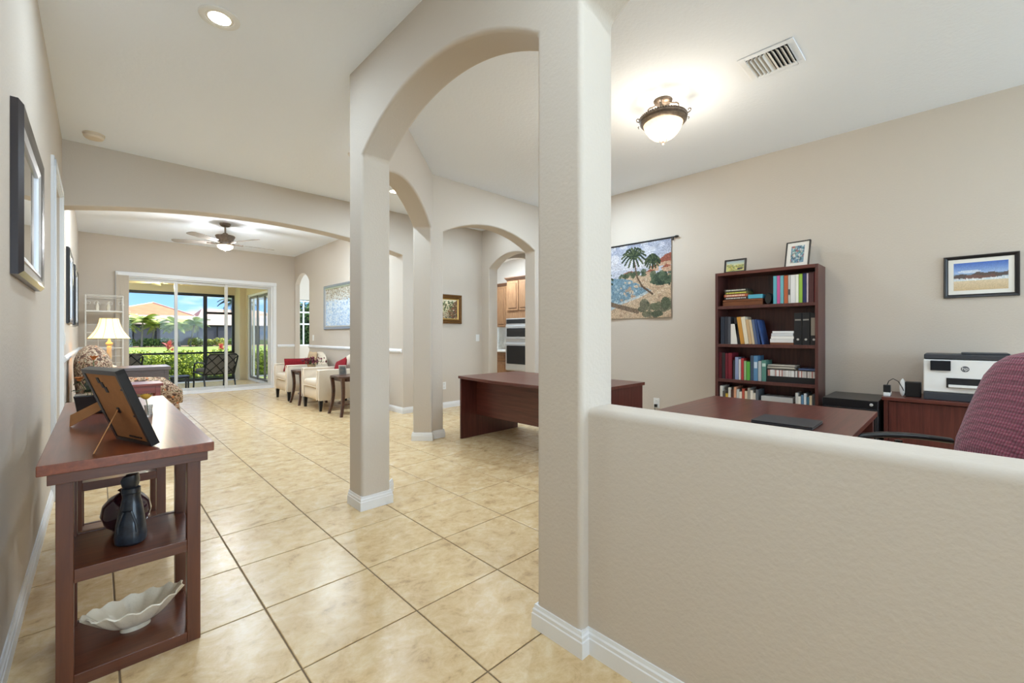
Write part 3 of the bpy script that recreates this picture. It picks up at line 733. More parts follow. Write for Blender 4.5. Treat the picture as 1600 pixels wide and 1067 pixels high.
# square ceiling register
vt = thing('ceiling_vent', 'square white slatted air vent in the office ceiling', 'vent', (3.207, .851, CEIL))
b = B(); h_, i_ = .160, .120
for x0, x1, y0, y1 in ((-h_, h_, -h_, -i_), (-h_, h_, i_, h_), (-h_, -i_, -i_, i_), (i_, h_, -i_, i_)): b.box(x0, x1, y0, y1, -.007, 0)
b.done('frame', M_CEIL, vt, bevel=.003)
B().box(-i_, i_, -i_, i_, -.0015, -.0005).done('duct_shade_sheet', mat('duct_shade', (34, 34, 36), rough=.9), vt, smooth=0)  # flat dark sheet paints in the shade inside the duct
for k in range(10):
    y = -.108+k*.024; a = (-.75 if k >= 5 else .75)
    B().obox((0, y, -.011), (2*i_, .026, .0016), rot(a, 0, 0)).done('slat', M_WHITE, vt, smooth=0)

# office flush-mount lamp
ol = thing('flush_mount_light', 'lit pewter scroll ceiling lamp with frosted glass bowl over the office', 'ceiling light', (3.153, 1.579, CEIL))
B().lathe([(0, 0), (.068, 0), (.070, -.008), (.062, -.020), (.045, -.030), (.02, -.034), (0, -.034)], 28).done('canopy', M_NICKEL, ol)
B().tube([(0, 0, -.03), (0, 0, -.32)], .006, 10).done('rod', M_NICKEL, ol)
b = B().lathe([(.150, -.135), (.166, -.130), (.176, -.140), (.176, -.152), (.168, -.160), (.172, -.168), (.160, -.182), (.146, -.188), (.144, -.160)], 48); b.done('rim', M_NICKEL, ol)
b = B()
for k in range(56):
    a = 2*PI*k/56; b.tube([(.170*math.cos(a), .170*math.sin(a), -.130), (.176*math.cos(a+.07), .176*math.sin(a+.07), -.137)], .005, 5)
b.done('rope_band', M_NICKEL, ol)
for k in range(4):
    a = 2*PI*k/4+.35; ca, sa = math.cos(a), math.sin(a)
    def sp_(c, r, th): return (c[0]+r*math.cos(th), c[1]+r*math.sin(th))
    pts = [(.045, -.022), (.062, -.030), (.085, -.038)]
    pts += [sp_((.088, -.062), .026*(1-.0*i), PI/2-i*.42) for i in range(6)]
    pts += [(.106, -.095), (.108, -.115), (.120, -.128), (.150, -.134)]
    b = B().tube([(r*ca, r*sa, z) for r, z in pts], .0055, 8)
    sc_ = [sp_((.080, -.075), .020*(1-.09*i), .2+i*.7) for i in range(8)]
    b.tube([(r*ca, r*sa, z) for r, z in sc_], .004, 6)
    sc2 = [sp_((.188, -.112), .016*(1-.09*i), -1.6+i*.75) for i in range(8)]
    b.tube([(r*ca, r*sa, z) for r, z in [(.172, -.137)]+sc2], .004, 6)
    b.tube([(.18*ca, .18*sa, -.165), (.188*ca, .188*sa, -.172), (.182*ca, .182*sa, -.182)], .004, 6)
    b.done('scroll_arm', M_NICKEL, ol)
M_BOWL = mat('frosted_bowl', (250, 232, 196), rough=.5, emit=(255, 226, 170), estr=.62, rgb2=(236, 208, 160), vscale=12)
B().lathe([(.147, -.172), (.143, -.195), (.130, -.228), (.106, -.262), (.074, -.290), (.036, -.306), (.012, -.310)], 44).done('glass_bowl', M_BOWL, ol)
B().lathe([(0, -.306), (.030, -.306), (.032, -.312), (.022, -.320), (.010, -.325), (.014, -.332), (.008, -.342), (0, -.344)], 20).done('finial', M_NICKEL, ol)
M_BULB = mat('bulb_glow', (255, 244, 220), emit=(255, 232, 190), estr=1.6)
for a in (.6, 2.7, 4.8):
    B().ell((.06*math.cos(a), .06*math.sin(a), -.175), (.024, .024, .034), 12, 8).done('bulb', M_BULB, ol)
    light('office_bulb', 'POINT', (3.153+.06*math.cos(a), 1.579+.06*math.sin(a), CEIL-.118), .5, (1, .88, .70), shadow_soft_size=.02)
light('office_bowl_glow', 'POINT', (3.153, 1.579, CEIL-.40), 7, (1, .90, .74), shadow_soft_size=.14)

# living room fan
cf = thing('ceiling_fan', 'five-blade pewter ceiling fan with lit bowl in the living room', 'ceiling fan', (1.504, 8.275, CEIL))
B().lathe([(0, 0), (.080, 0), (.080, -.02), (.060, -.045), (.035, -.055), (0, -.055)], 24).done('canopy', M_NICKEL, cf)
B().tube([(0, 0, -.05), (0, 0, -.17)], .013, 10).done('downrod', M_NICKEL, cf)
B().lathe([(0, -.15), (.03, -.155), (.045, -.175), (.13, -.195), (.140, -.21), (.115, -.265), (.095, -.31), (.10, -.33), (.0, -.33)], 28).done('motor_housing', M_NICKEL, cf)
for k in range(5):
    a = 2*PI*k/5+.12; ca, sa = math.cos(a), math.sin(a)
    R = rot(0, 0, a)@rot(.2, 0, 0)
    vs = []; NN = 9
    pr = [(.20, .045), (.24, .056), (.35, .062), (.50, .067), (.63, .069), (.70, .064), (.735, .045), (.745, .0)]
    poly = [(x, y) for x, y in pr]+[(x, -y) for x, y in reversed(pr[:-1])]
    b = B().prism(poly, lambda u, w, t: tuple(R@Vector((u, w, t))+Vector((0, 0, -.315))), -.003, .003)
    bl = b.done('blade', mat('fan_blade', (150, 140, 134), rough=.35, var=.15, vscale=20), cf)
    B().tube([(.09*ca, .09*sa, -.31), (.15*ca, .15*sa, -.330), (.26*ca, .26*sa, -.318)], [.014, .009, .012], 8).done('blade_arm', M_NICKEL, bl)
B().lathe([(0, -.325), (.10, -.33), (.105, -.35), (.09, -.36), (0, -.36)], 24).done('light_ring', M_NICKEL, cf)
B().lathe([(.098, -.352), (.112, -.365), (.100, -.395), (.065, -.418), (.02, -.428), (0, -.428)], 28).done('glass_bowl', mat('fan_bowl', (255, 240, 210), rough=.4, emit=(255, 236, 190), estr=3.0), cf)
B().lathe([(0, -.424), (.012, -.428), (.006, -.445), (0, -.45)], 12).done('finial', M_NICKEL, cf)
light('fan_bulb', 'POINT', (1.504, 8.275, CEIL-.47), 20, (.88, .94, .98), shadow_soft_size=.1)

# ------------------------------------------------------------------ living room furniture
# floral recliner
fc = thing('recliner', 'floral upholstered armchair with rounded back against the left wall', 'armchair', (0, 6.85, 0))
def cushion(b, x0, x1, y0, y1, z0, z1, r=.05, n=5):
    """box with softened, puffed outline"""
    rings = []
    for i in range(2*n+1):
        f = i/(2*n); z = z0+(z1-z0)*f; k = math.sin(PI*f); ins = r*(1-k**.45)
        pts = []
        xa, xb, ya, yb = x0+ins, x1-ins, y0+ins, y1-ins; q = min(r, (xb-xa)/2.2, (yb-ya)/2.2)
        for cx, cyy, a0 in ((xb-q, yb-q, 0), (xa+q, yb-q, PI/2), (xa+q, ya+q, PI), (xb-q, ya+q, 1.5*PI)):
            for j in range(4): pts.append((cx+q*math.cos(a0+PI/6*j), cyy+q*math.sin(a0+PI/6*j), z))
        rings.append(pts)
    b.loft(rings); return b
cushion(B(), -.10, .72, -.42, .42, .08, .40, .04).done('base', M_FLORAL, fc, smooth=50)
cushion(B(), .02, .74, -.29, .29, .36, .52, .05).done('seat_cushion', M_FLORAL, fc, smooth=50)
for s_, nm in ((-1, 0), (1, 1)):
    rings = []
    for i in range(15):
        f = i/14; x = -.08+.82*f; zt = .67-.05*f-(.10*max(0, f-.86)/.14 if f > .86 else 0)
        wv = .085-(.02*max(0, f-.9)/.1)
        rings.append([(x, s_*.36+wv*math.cos(2*PI*k/16), (.36+(zt-.36)*.5)+(zt-.36)*.5*math.sin(2*PI*k/16)*1.0 if k else .36+(zt-.36)*.5) for k in range(16)])
    B().loft(rings).done('arm', M_FLORAL, fc, smooth=60)
rings = []
for i in range(23):
    f = i/22; z = .40+.66*f; hw_ = .40*(1-.0*f) if f < .6 else .40*math.sqrt(max(.02, 1-((f-.6)/.41)**2.2))
    x_ = -.0-.045*f; th_ = (.155*(1-.12*f)+.02*math.sin(PI*f))*(math.sqrt(max(.06, 1-((f-.68)/.325)**2)) if f > .68 else 1)
    rings.append([(x_+th_*math.cos(2*PI*k/20), hw_*math.copysign(abs(math.sin(2*PI*k/20))**.7, math.sin(2*PI*k/20)), z) for k in range(20)])
B().loft(rings).done('backrest', M_FLORAL, fc, smooth=60)
for x in (-.05, .66):
    for y in (-.36, .36): B().lathe([(.018, 0), (.025, .09)], 10, (x, y, 0)).done('leg', M_CONSOLEZ, fc)

def four_leg_table(name, label, x0, x1, y0, y1, z, th, apron, lw, m, mtop=None, drawer=False):
    t = thing(name, label, 'table', ((x0+x1)/2, (y0+y1)/2, 0)); a, c = (x1-x0)/2, (y1-y0)/2
    B().box(-a, a, -c, c, z-th, z).done('tabletop', mtop or m, t, bevel=.006)
    i = .025; b = B()
    b.ring('z', z-th-apron, z-th-.001, -a+i, a-i, -c+i, c-i, .018)
    b.done('apron', m, t)
    for sx in (-1, 1):
        for sy in (-1, 1):
            x, y = sx*(a-i-lw/2+.004), sy*(c-i-lw/2+.004); B().box(x-lw/2, x+lw/2, y-lw/2, y+lw/2, 0, z-th).done('leg', m, t, bevel=.003)
    return t
M_CHERRY = wood('cherry_red', (104, 34, 24), (140, 54, 36), rough=.3, axis='x', coat=.3)
four_leg_table('side_table', 'small cherry-red side table in front of the floral armchair', .02, .52, 5.98, 6.34, .655, .028, .075, .045, M_CHERRY)
M_GREYWOOD = mat('grey_brown_wood', (112, 100, 96), rough=.3, coat=.35, rgb2=(92, 82, 80), vscale=10, stretch=(1, 9, 9))
lt = four_leg_table('lamp_table', 'grey-brown lamp table behind the floral armchair', -.14, .72, 7.36, 7.90, .755, .045, .12, .05, M_GREYWOOD)

# table lamp
tl = thing('table_lamp', 'lit brass table lamp with ribbed cream bell shade', 'lamp', (.115, 7.62, .755))
B().lathe([(0, 0), (.075, 0), (.078, .01), (.060, .02), (.035, .035), (.018, .05), (.016, .06)], 24).done('base', M_PORC, tl)
B().lathe([(.016, .055), (.028, .075), (.020, .095), (.026, .12), (.022, .24), (.026, .26), (.018, .28), (.034, .30), (.036, .315), (.02, .33), (.012, .345), (.008, .40), (.008, .62), (.0, .625)], 20).done('stem', M_BRASS, tl)
shp = [(.205, .375), (.178, .41), (.140, .47), (.114, .53), (.098, .59), (.090, .635)]
M_SHADE = mat('lit_shade', (246, 226, 180), rough=.8, emit=(255, 214, 140), estr=.62)
B().lathe([(r, z) for r, z in shp]+[(r-.003, z) for r, z in reversed(shp)], 48).done('shade', M_SHADE, tl, smooth=60)
b = B()
for k in range(10):
    a = 2*PI*k/10; b.tube([(r*1.006*math.cos(a), r*1.006*math.sin(a), z) for r, z in shp], .0028, 5)
b.tube([(.206*math.cos(2*PI*k/40), .206*math.sin(2*PI*k/40), .376) for k in range(41)], .005, 6).tube([(.091*math.cos(2*PI*k/40), .091*math.sin(2*PI*k/40), .635) for k in range(41)], .004, 6)
b.done('shade_trim', mat('shade_trim', (206, 178, 124), rough=.7), tl)
light('lamp_bulb', 'POINT', (.115, 7.57, .755+.50), 6, (1, .80, .52), shadow_soft_size=.03)

# white wire rack
wr = thing('wire_rack', 'tall white wire rack with scroll ornaments by the slider', 'shelf rack', (.095, 10.36, 0))
M_WIRE = mat('white_wire', (226, 222, 214), rough=.45)
hx, hy = .235, .16
for x in (-hx, hx):
    for y in (-hy, hy): B().tube([(x, y, 0), (x, y, 1.86)], .009, 8).done('post', M_WIRE, wr)
for z in (.10, .55, .95, 1.22, 1.58):
    b = B().tube([(-hx, -hy, z), (hx, -hy, z), (hx, hy, z), (-hx, hy, z), (-hx, -hy, z)], .009, 6)
    for k in range(1, 9): x = -hx+2*hx*k/9; b.tube([(x, -hy, z), (x, hy, z)], .004, 5)
    if z > 1.5: b.box(-hx, hx, -hy, hy, z+.002, z+.02)
    b.done('shelf', M_WIRE, wr)
b = B()
for z in (.68, .80, 1.08, 1.36): b.tube([(-hx, hy, z), (hx, hy, z)], .005, 5)
for x in (-.08, .08): b.tube([(x, hy, .10), (x, hy, 1.22)], .005, 5)
b.tube([(-hx, -hy, 1.86), (hx, -hy, 1.86), (hx, hy, 1.86), (-hx, hy, 1.86), (-hx, -hy, 1.86)], .008, 6).tube([(-hx, -hy, 1.81), (hx, -hy, 1.81)], .005, 5)
b.done('rail', M_WIRE, wr)
for cx, sx in ((-.10, 1), (.07, -1), (hx-.03, 1), (-hx+.03, -1)):
    b = B(); b.tube([(cx+sx*.045*(1-i*.06)*math.cos(i*.6), -hy, 1.70+.055*(1-i*.06)*math.sin(i*.6)+i*.004) for i in range(14)], .004, 5); b.done('scroll', M_WIRE, wr)
for x, z in ((-.09, 1.60), (.05, 1.60)):
    t = thing('ornament_bird', ('left' if x < 0 else 'right')+' small pale figurine on the top tier of the white wire rack', 'figurine', (.095+x, 10.34, z), 0, 'figurines on the white wire rack')
    B().loft([ring(0, 0, 0, .03, .025), ring(0, 0, .02, .022, .02), ring(0, 0, .06, .028, .022), ring(0, 0, .10, .020, .018), ring(0, 0, .14, .012, .012)]).done('body', M_PORC, t)
    B().ell((.004, 0, .15), (.018, .015, .017), 10, 8).done('head', M_PORC, t)

# two cream club chairs
def club_chair(name, label, loc):
    t = thing(name, label, 'armchair', loc)       # faces -x ; origin front centre on floor
    D, HW = .78, .385
    cushion(B(), .015, D-.04, -HW+.03, HW-.03, .165, .36, .025).done('seat_base', M_CREAM, t, smooth=50)
    cushion(B(), -.005, D-.16, -HW+.105, HW-.105, .35, .475, .035).done('seat_cushion', M_CREAM, t, smooth=50)
    B().tube([(.0, -HW+.11, .372), (.0, HW-.11, .372)], .006, 6).done('piping', M_PIPING, t)
    for s_ in (-1, 1):
        y0, y1 = sorted((s_*HW, s_*(HW-.10)))
        ar = cushion(B(), 0, D-.05, y0, y1, .165, .635, .018).done('arm', M_CREAM, t, smooth=50)
        pp = B()
        for yy in (y0+.006, y1-.006): pp.tube([(.004, yy, .17), (.004, yy, .622), (.02, yy, .634), (D-.10, yy, .634)], .006, 6)
        pp.tube([(.006, y0+.01, .632), (.006, y1-.01, .632)], .006, 6); pp.done('piping', M_PIPING, ar)
    rings = []
    for i in range(13):
        f = i/12; z = .30+.55*f; hw_ = HW-.02 if f < .55 else (HW-.02)*math.sqrt(max(.05, 1-((f-.55)/.47)**2.4))
        x_ = D-.12+.05*f; th_ = (.075-.02*f)*(math.sqrt(max(.1, 1-((f-.8)/.205)**2)) if f > .8 else 1)
        rings.append([(x_+th_*math.cos(2*PI*k/20)-.05*(1-abs(math.sin(2*PI*k/20)))*0, hw_*math.copysign(abs(math.sin(2*PI*k/20))**.75, math.sin(2*PI*k/20)), z) for k in range(20)])
    B().loft(rings).done('backrest', M_CREAM, t, smooth=60)
    M_LEG = mat('chair_leg_black', (22, 20, 20), rough=.35)
    for x in (.03, D-.08):
        for s_ in (-1, 1):
            y = s_*(HW-.05); B().hexa([(x, y-.018, 0), (x+.034, y-.018, 0), (x+.034, y+.018, 0), (x, y+.018, 0)], [(x-.012, y-.03, .17), (x+.046, y-.03, .17), (x+.046, y+.03, .17), (x-.012, y+.03, .17)]).done('leg', M_LEG, t, bevel=.002)
    return t
club_chair('club_chair', 'cream club chair with black legs nearer the column', (2.43, 7.14, 0))
club_chair('club_chair', 'cream club chair with black legs nearer the glass slider', (2.42, 8.62, 0))
def pillow(name, label, loc, w, h, th, R, m=M_RED):
    b = B(); N = 12; vs = {}
    rings = []
    for side in (1, -1):
        for i in range(N+1):
            for j in range(N+1):
                u, v = i/N*2-1, j/N*2-1
                pu, pv = u*(1-.10*(1-v*v)*0-.07*(1-abs(v))), v*(1-.07*(1-abs(u)))
                d = th/2*((1-u*u)*(1-v*v))**.42*side
                vs[(side, i, j)] = R@Vector((pu*w/2, d, pv*h/2))
    for side in (1, -1):
        k = []; idx = {}
        for i in range(N+1):
            for j in range(N+1): idx[(i, j)] = len(k); k.append(vs[(side, i, j)])
        b.add(k, [(idx[(i, j)], idx[(i+1, j)], idx[(i+1, j+1)], idx[(i, j+1)]) for i in range(N) for j in range(N)])
    o = b.done(name, m, smooth=60); o.location = loc
    return tag(o, label, 'pillow')
pillow('throw_pillow', 'dark red lumbar pillow on the cream chair nearer the slider', (2.78, 8.76, .615), .54, .25, .13, rot(.20, 0, .06))
pillow('throw_pillow', 'dark red throw pillow on the cream chair nearer the column', (2.94, 7.20, .61), .42, .34, .13, rot(.25, .25, PI/2))
pillow('throw_pillow', 'tan pillow behind the red lumbar pillow', (3.02, 8.75, .66), .42, .40, .11, rot(.12, 0, PI/2), mat('tan_fabric', (196, 170, 136), rough=.9))

def end_table(name, label, loc):
    t = thing(name, label, 'table', loc)
    a = .235; ch = .07
    poly = [(a, -a+ch), (a, a-ch), (a-ch, a), (-a+ch, a), (-a, a-ch), (-a, -a+ch), (-a+ch, -a), (a-ch, -a)]
    f_ = lambda u, w, tt: (u, w, tt)
    m = wood('dark_walnut', (62, 38, 28), (90, 58, 42), rough=.35, axis='x')
    B().prism(poly, f_, .548, .575).done('tabletop', m, t, bevel=.004)
    B().prism([(x*.8, y*.8) for x, y in poly], f_, .50, .548).done('apron', m, t)
    B().prism([(x*.62, y*.62) for x, y in poly], f_, .155, .172).done('lower_shelf', m, t)
    for sx in (-1, 1):
        for sy in (-1, 1):
            rings = []
            for i in range(9):
                fz = i/8; z = .548*fz; o_ = .195+.03*(1-fz)**2-.022*math.sin(PI*fz); s_ = .017+.006*fz
                rings.append([(sx*o_+dx*s_, sy*o_+dy*s_, z) for dx, dy in ((-1,-1),(1,-1),(1,1),(-1,1))])
            B().loft(rings).done('leg', m, t)
    return t
end_table('end_table', 'dark walnut end table beside the column', (2.735, 6.33, 0))
end_table('end_table', 'dark walnut end table between the two cream chairs', (2.655, 7.86, 0))
fb = thing('flower_basket', 'cream pot of burgundy flowers on the table between the cream chairs', 'flowers', (2.70, 7.84, .575))
B().lathe([(0, 0), (.055, 0), (.07, .09), (.075, .095), (.066, .095), (.05, .01), (0, .01)], 20).done('pot', mat('woven_cream', (206, 180, 140), rough=.9, var=.3, vscale=70), fb)
g = random.Random(9)
b = leaf_cloud(B(), [(g.gauss(0, .07), g.gauss(0, .08), .12+g.random()*.09) for _ in range(130)], .045, g); b.done('blossoms', mat('burgundy_petal', (120, 34, 52), rough=.7, rgb2=(78, 26, 44), vscale=40), fb, smooth=0)
b = leaf_cloud(B(), [(g.gauss(0, .07), g.gauss(0, .08), .09+g.random()*.06) for _ in range(50)], .05, g); b.done('leaves', MATS['silk_leaf'], fb, smooth=0)
ft = thing('small_photo', 'small silver photo frame on the end table beside the column', 'picture frame', (2.66, 6.42, .576), .9)
b = B().obox((0, 0, .075), (.012, .11, .15), rot(0, -.25, 0)); b.done('frame', M_SILV, ft, bevel=.002)
B().obox((-.0075, 0, .075), (.002, .085, .12), rot(0, -.25, 0)).done('photo', MATS['photo_sheet'], ft, smooth=0)

# blue abstract painting on the living room wall
cv = Canvas(150, 96, (196, 212, 226)); cv.grad(0, .5, (168, 192, 220), (206, 220, 232)); cv.grad(.5, 1.0, (206, 220, 232), (168, 160, 142))
cv.blot(900, .02, [(150, 180, 214), (216, 226, 236), (180, 200, 224), (206, 216, 226)], (0, 0, 1, .7)); cv.blot(420, .014, [(150, 130, 104), (196, 190, 176), (126, 112, 92), (214, 214, 208)], (0, .66, 1, 1)); cv.speck(.1)
wall_frame_x('framed_painting', 'large silver framed pale blue abstract painting on the living room wall', 'painting', 3.29, 7.35, 8.80, 1.285, 2.15, .07, .035, -1, mat('pewter_frame', (132, 138, 148), rough=.35, metal=.4), ('canvas', M_PRINT), canvas=cv, liner=M_SILV)

# gold framed street painting on the passage wall
def wall_frame_y(name, label, cat, Y, x0, x1, z0, z1, fw, depth, m_frame, canvas, mprint, liner=None):
    t = thing(name, label, cat, ((x0+x1)/2, Y, z0)); W2, Hh = (x1-x0)/2, z1-z0
    def pr(pf): return [[(s1*(W2-a), -d, (a if top < 0 else Hh-a)) for (s1, top) in ((-1,-1),(1,-1),(1,1),(-1,1))] for a, d in pf]
    B().loft(pr([(0, 0), (0, depth*.7), (fw*.25, depth), (fw*.5, depth*.7), (fw*.75, depth*.85), (fw, depth*.4), (fw, 0)]), caps=False).done('frame', m_frame, t, smooth=20)
    if liner: B().loft(pr([(fw*.95, depth*.4), (fw*1.0, depth*.55), (fw*1.25, depth*.35), (fw*1.3, depth*.2)]), caps=False).done('liner', liner, t, smooth=20)
    i0 = fw*.9; canvas.mesh('canvas', lambda u, v: ((u*2-1)*(W2-i0), -depth*.3, i0+v*(Hh-2*i0)), mprint, t)
    return t
cv = Canvas(60, 48, (196, 186, 150)); cv.grad(.45, 1, (190, 178, 140), (226, 218, 190)); cv.poly([(0, 0), (0, .95), (.30, .55), (.38, .2), (.30, 0)], (96, 78, 58)); cv.poly([(1, 0), (1, .98), (.72, .75), (.56, .4), (.64, 0)], (112, 84, 56))
cv.poly([(.30, 0), (.42, .35), (.55, .35), (.68, 0)], (168, 156, 128)); cv.blot(200, .025, [(60, 52, 40), (150, 120, 80), (210, 200, 170), (84, 96, 60), (130, 70, 50)], (0, .02, 1, .75)); cv.blot(40, .03, [(96, 110, 66), (70, 84, 50)], (.3, .5, .75, .85)); cv.speck(.2)
M_GOLD = mat('gold_brown_frame', (120, 84, 44), rough=.35, metal=.35, var=.35, vscale=60)
wall_frame_y('framed_painting', 'gold-brown framed old street painting on the passage wall', 'painting', 5.75, 3.78, 4.37, 1.365, 1.835, .065, .04, M_GOLD, cv, M_PRINT, liner=mat('gold_liner', (190, 152, 84), rough=.35, metal=.5))

# ------------------------------------------------------------------ office
d1 = thing('desk', 'mahogany desk with end panels standing by the office back arch', 'desk', (0, 0, 0))
DX0, DX1, DYA, DYB, DZT = 2.955, 3.88, 2.13, 3.94, .712
# slightly bowed front edge
poly = [(DX1, DYA), (DX1, DYB), (DX0, DYB)]+[(DX0-.075*math.sin(PI*i/12), DYB+(DYA-DYB)*i/12) for i in range(1, 12)]+[(DX0, DYA)]
B().prism(poly, lambda u, w, t: (u, w, t), DZT-.03, DZT).done('tabletop', M_DESK, d1, bevel=.003)
for ya, yb in ((DYB-.045, DYB-.02), (DYA+.02, DYA+.045)): B().box(DX0+.012, DX1-.012, ya, yb, 0, DZT-.03).done('end_panel', M_DESKZ, d1, bevel=.002)
B().box(DX0+.235, DX0+.255, DYA+.045, DYB-.045, .25, DZT-.03).done('modesty_panel', M_DESK, d1)

d2 = thing('desk', 'mahogany desk behind the half wall with a closed laptop on top', 'desk', (0, 0, 0))
B().box(1.72, 3.38, .33, 1.285, DZT-.03, DZT).done('tabletop', M_DESKX, d2, bevel=.003)
for xa, xb in ((1.75, 1.775), (3.325, 3.35)): B().box(xa, xb, .345, 1.27, 0, DZT-.03).done('end_panel', M_DESKZ, d2, bevel=.002)
B().box(1.775, 3.325, 1.05, 1.07, .25, DZT-.03).done('modesty_panel', M_DESKX, d2)
lp = thing('laptop', 'closed dark grey laptop on the desk behind the half wall', 'laptop', (2.585, .615, DZT))
M_LAP = mat('laptop_grey', (66, 66, 70), rough=.4, metal=.3)
B().box(-.115, .115, -.135, .135, .001, .010).done('base', M_LAP, lp, bevel=.003)
B().box(-.115, .115, -.135, .135, .011, .018).done('lid', M_LAP, lp, bevel=.003)

# credenza and file cabinet along the right wall
cr = thing('credenza', 'mahogany credenza under the printer along the office wall', 'credenza', (0, 0, 0))
B().box(4.34, 4.82, -1.25, .40, .675, .70).done('top', M_DESK, cr, bevel=.002)
B().box(4.37, 4.80, .365, .39, 0, .675).box(4.37, 4.80, -1.24, -1.215, 0, .675).box(4.39, 4.80, -1.215, .365, .05, .675).done('body', M_DESKZ, cr, bevel=.002)
for k in range(3):
    y1 = .362-k*.526; dd = B().box(4.368, 4.388, y1-.520, y1, .06, .668).done('door', M_DESKZ, cr, bevel=.002)
    B().tube([(4.368, y1-.49, .50), (4.350, y1-.49, .505), (4.350, y1-.49, .585), (4.368, y1-.49, .59)], .005, 6).done('handle', M_BMETAL, dd)
fcb = thing('file_cabinet', 'black metal file cabinet between bookcase and credenza', 'cabinet', (0, 0, 0))
M_FC = mat('black_enamel', (26, 25, 27), rough=.3)
B().box(4.29, 4.82, .415, .765, 0, .665).done('body', M_FC, fcb, bevel=.004)
for za, zb in ((.025, .20), (.215, .40), (.415, .60)):
    dd = B().box(4.270, 4.292, .425, .755, za, zb).done('drawer', M_FC, fcb, bevel=.003)
    B().box(4.262, 4.272, .50, .68, zb-.05, zb-.03).done('handle', M_BMETAL, dd, bevel=.002)
B().lathe([(.011, 0), (.011, -.006), (.006, -.008)], 14, (4.289, .455, .635), 'x').done('lock', M_STEEL, fcb)

# printer
pr_ = thing('printer', 'white and charcoal office printer on the credenza', 'printer', (4.40, -.055, .70))
M_CHAR = mat('printer_charcoal', (58, 60, 66), rough=.45)
B().box(0, .36, -.225, .225, 0, .056).done('paper_tray', M_CHAR, pr_, bevel=.006)
B().box(.006, .36, -.225, .225, .058, .296).done('body', M_WHITE, pr_, bevel=.008)
B().box(.004, .36, -.222, .222, .298, .334).done('scanner_lid', M_CHAR, pr_, bevel=.006)
B().box(.06, .30, -.20, .03, .334, .346).done('document_feeder', M_CHAR, pr_, bevel=.004)
B().box(.002, .02, -.215, .105, .095, .165).done('output_slot', mat('slot_black', (20, 20, 22), rough=.6), pr_, smooth=0)
B().box(-.03, .02, -.20, .095, .100, .118).done('output_tray', M_WHITE, pr_, bevel=.003)
B().obox((-.004, .135, .252), (.016, .105, .072), rot(0, -.12, 0)).done('control_screen', mat('panel_dark', (38, 40, 46), rough=.2), pr_, bevel=.003)
B().lathe([(.021, 0), (.021, -.0015)], 28, (.0062, .012, .232), 'x').done('logo_disc', mat('logo_grey', (96, 98, 104), rough=.4), pr_)
text_mesh('logo_lettering', 'hp', .034, M_WHITE, pr_, (.0036, .012, .234), (PI/2, 0, -PI/2))
ex = thing('network_box', 'small white and black network box beside the printer', 'router', (4.50, .245, .70))
cushion(B(), -.035, .03, .028, .062, 0, .135, .015).done('white_cover', M_WHITE, ex, smooth=50)
B().box(-.03, .05, -.06, .030, 0, .115).done('body', M_BLACK, ex, bevel=.006)
pa = thing('power_adapter', 'black power adapter on white strip at the corner of the credenza', 'adapter', (4.44, .376, .70))
B().box(-.02, .02, -.022, .022, .028, .085).done('adapter', M_BLACK, pa, bevel=.003)
B().box(-.035, .10, -.02, .02, 0, .027).done('power_strip', M_WHITE, pa, bevel=.004)
B().tube([(0, 0, .085), (.0, -.01, .115), (.005, -.035, .135), (.01, -.065, .115), (.02, -.09, .06), (.05, -.10, .01)], .0028, 6).done('cord', M_BLACK, pa)

# framed beach photo on the right wall
cv = Canvas(64, 40, (226, 222, 214)); cv.grad(.55, 1, (176, 200, 232), (62, 104, 190)); cv.grad(0, .38, (206, 180, 140), (222, 204, 172)); cv.grad(.36, .60, (214, 226, 232), (110, 140, 170))
cv.poly([(0, .42), (.0, .55), (.15, .60), (.32, .54), (.45, .66), (.6, .60), (.72, .64), (.86, .56), (1, .62), (1, .48), (.5, .40)], (86, 74, 72)); cv.poly([(.2, .40), (.24, .54), (.42, .56), (.58, .50), (.74, .56), (.82, .42)], (110, 78, 70))
cv.ell(.3, .68, .22, .05, (236, 240, 244), .7); cv.blot(60, .02, [(240, 240, 240), (214, 224, 228)], (0, .36, 1, .44)); cv.speck(.05)
M_GLAZED = mat_print('print_glazed', rough=.35, coat=1.0)
wall_frame_x('framed_photo', 'black framed seaside photo on the wall above the printer', 'picture', XR, -.322, .070, 1.462, 1.785, .026, .022, -1, M_BLACKF, ('print', M_GLAZED), canvas=cv, mat_w=.032)

# woven beach tapestry
cv = Canvas(120, 116, (186, 190, 206)); cv.grad(.66, 1.0, (206, 204, 212), (150, 158, 186))
cv.blot(50, .05, [(196, 198, 210), (168, 174, 196), (212, 208, 212)], (0, .68, 1, 1))
cv.poly([(0, .12), (0, .50), (.20, .56), (.42, .54), (.58, .46), (.76, .36), (.58, .28), (.30, .18), (.08, .04), (0, .0)], (112, 148, 168))
cv.blot(120, .014, [(150, 178, 190), (90, 130, 158), (176, 196, 204)], (.0, .12, .55, .50))
cv.poly([(0, 0), (.10, .08), (.34, .20), (.60, .28), (.74, .36), (.60, .44), (.45, .52), (.30, .56), (.34, .58), (1, .56), (1, 0)], (206, 172, 134))
cv.blot(120, .018, [(214, 182, 146), (190, 150, 116), (220, 194, 158)], (.3, .02, 1, .52))
cv.poly([(.0, .0), (.10, .08), (.34, .20), (.62, .285), (.76, .355), (.72, .37), (.56, .30), (.3, .22), (.06, .10), (0, .06)], (196, 206, 206), .7)
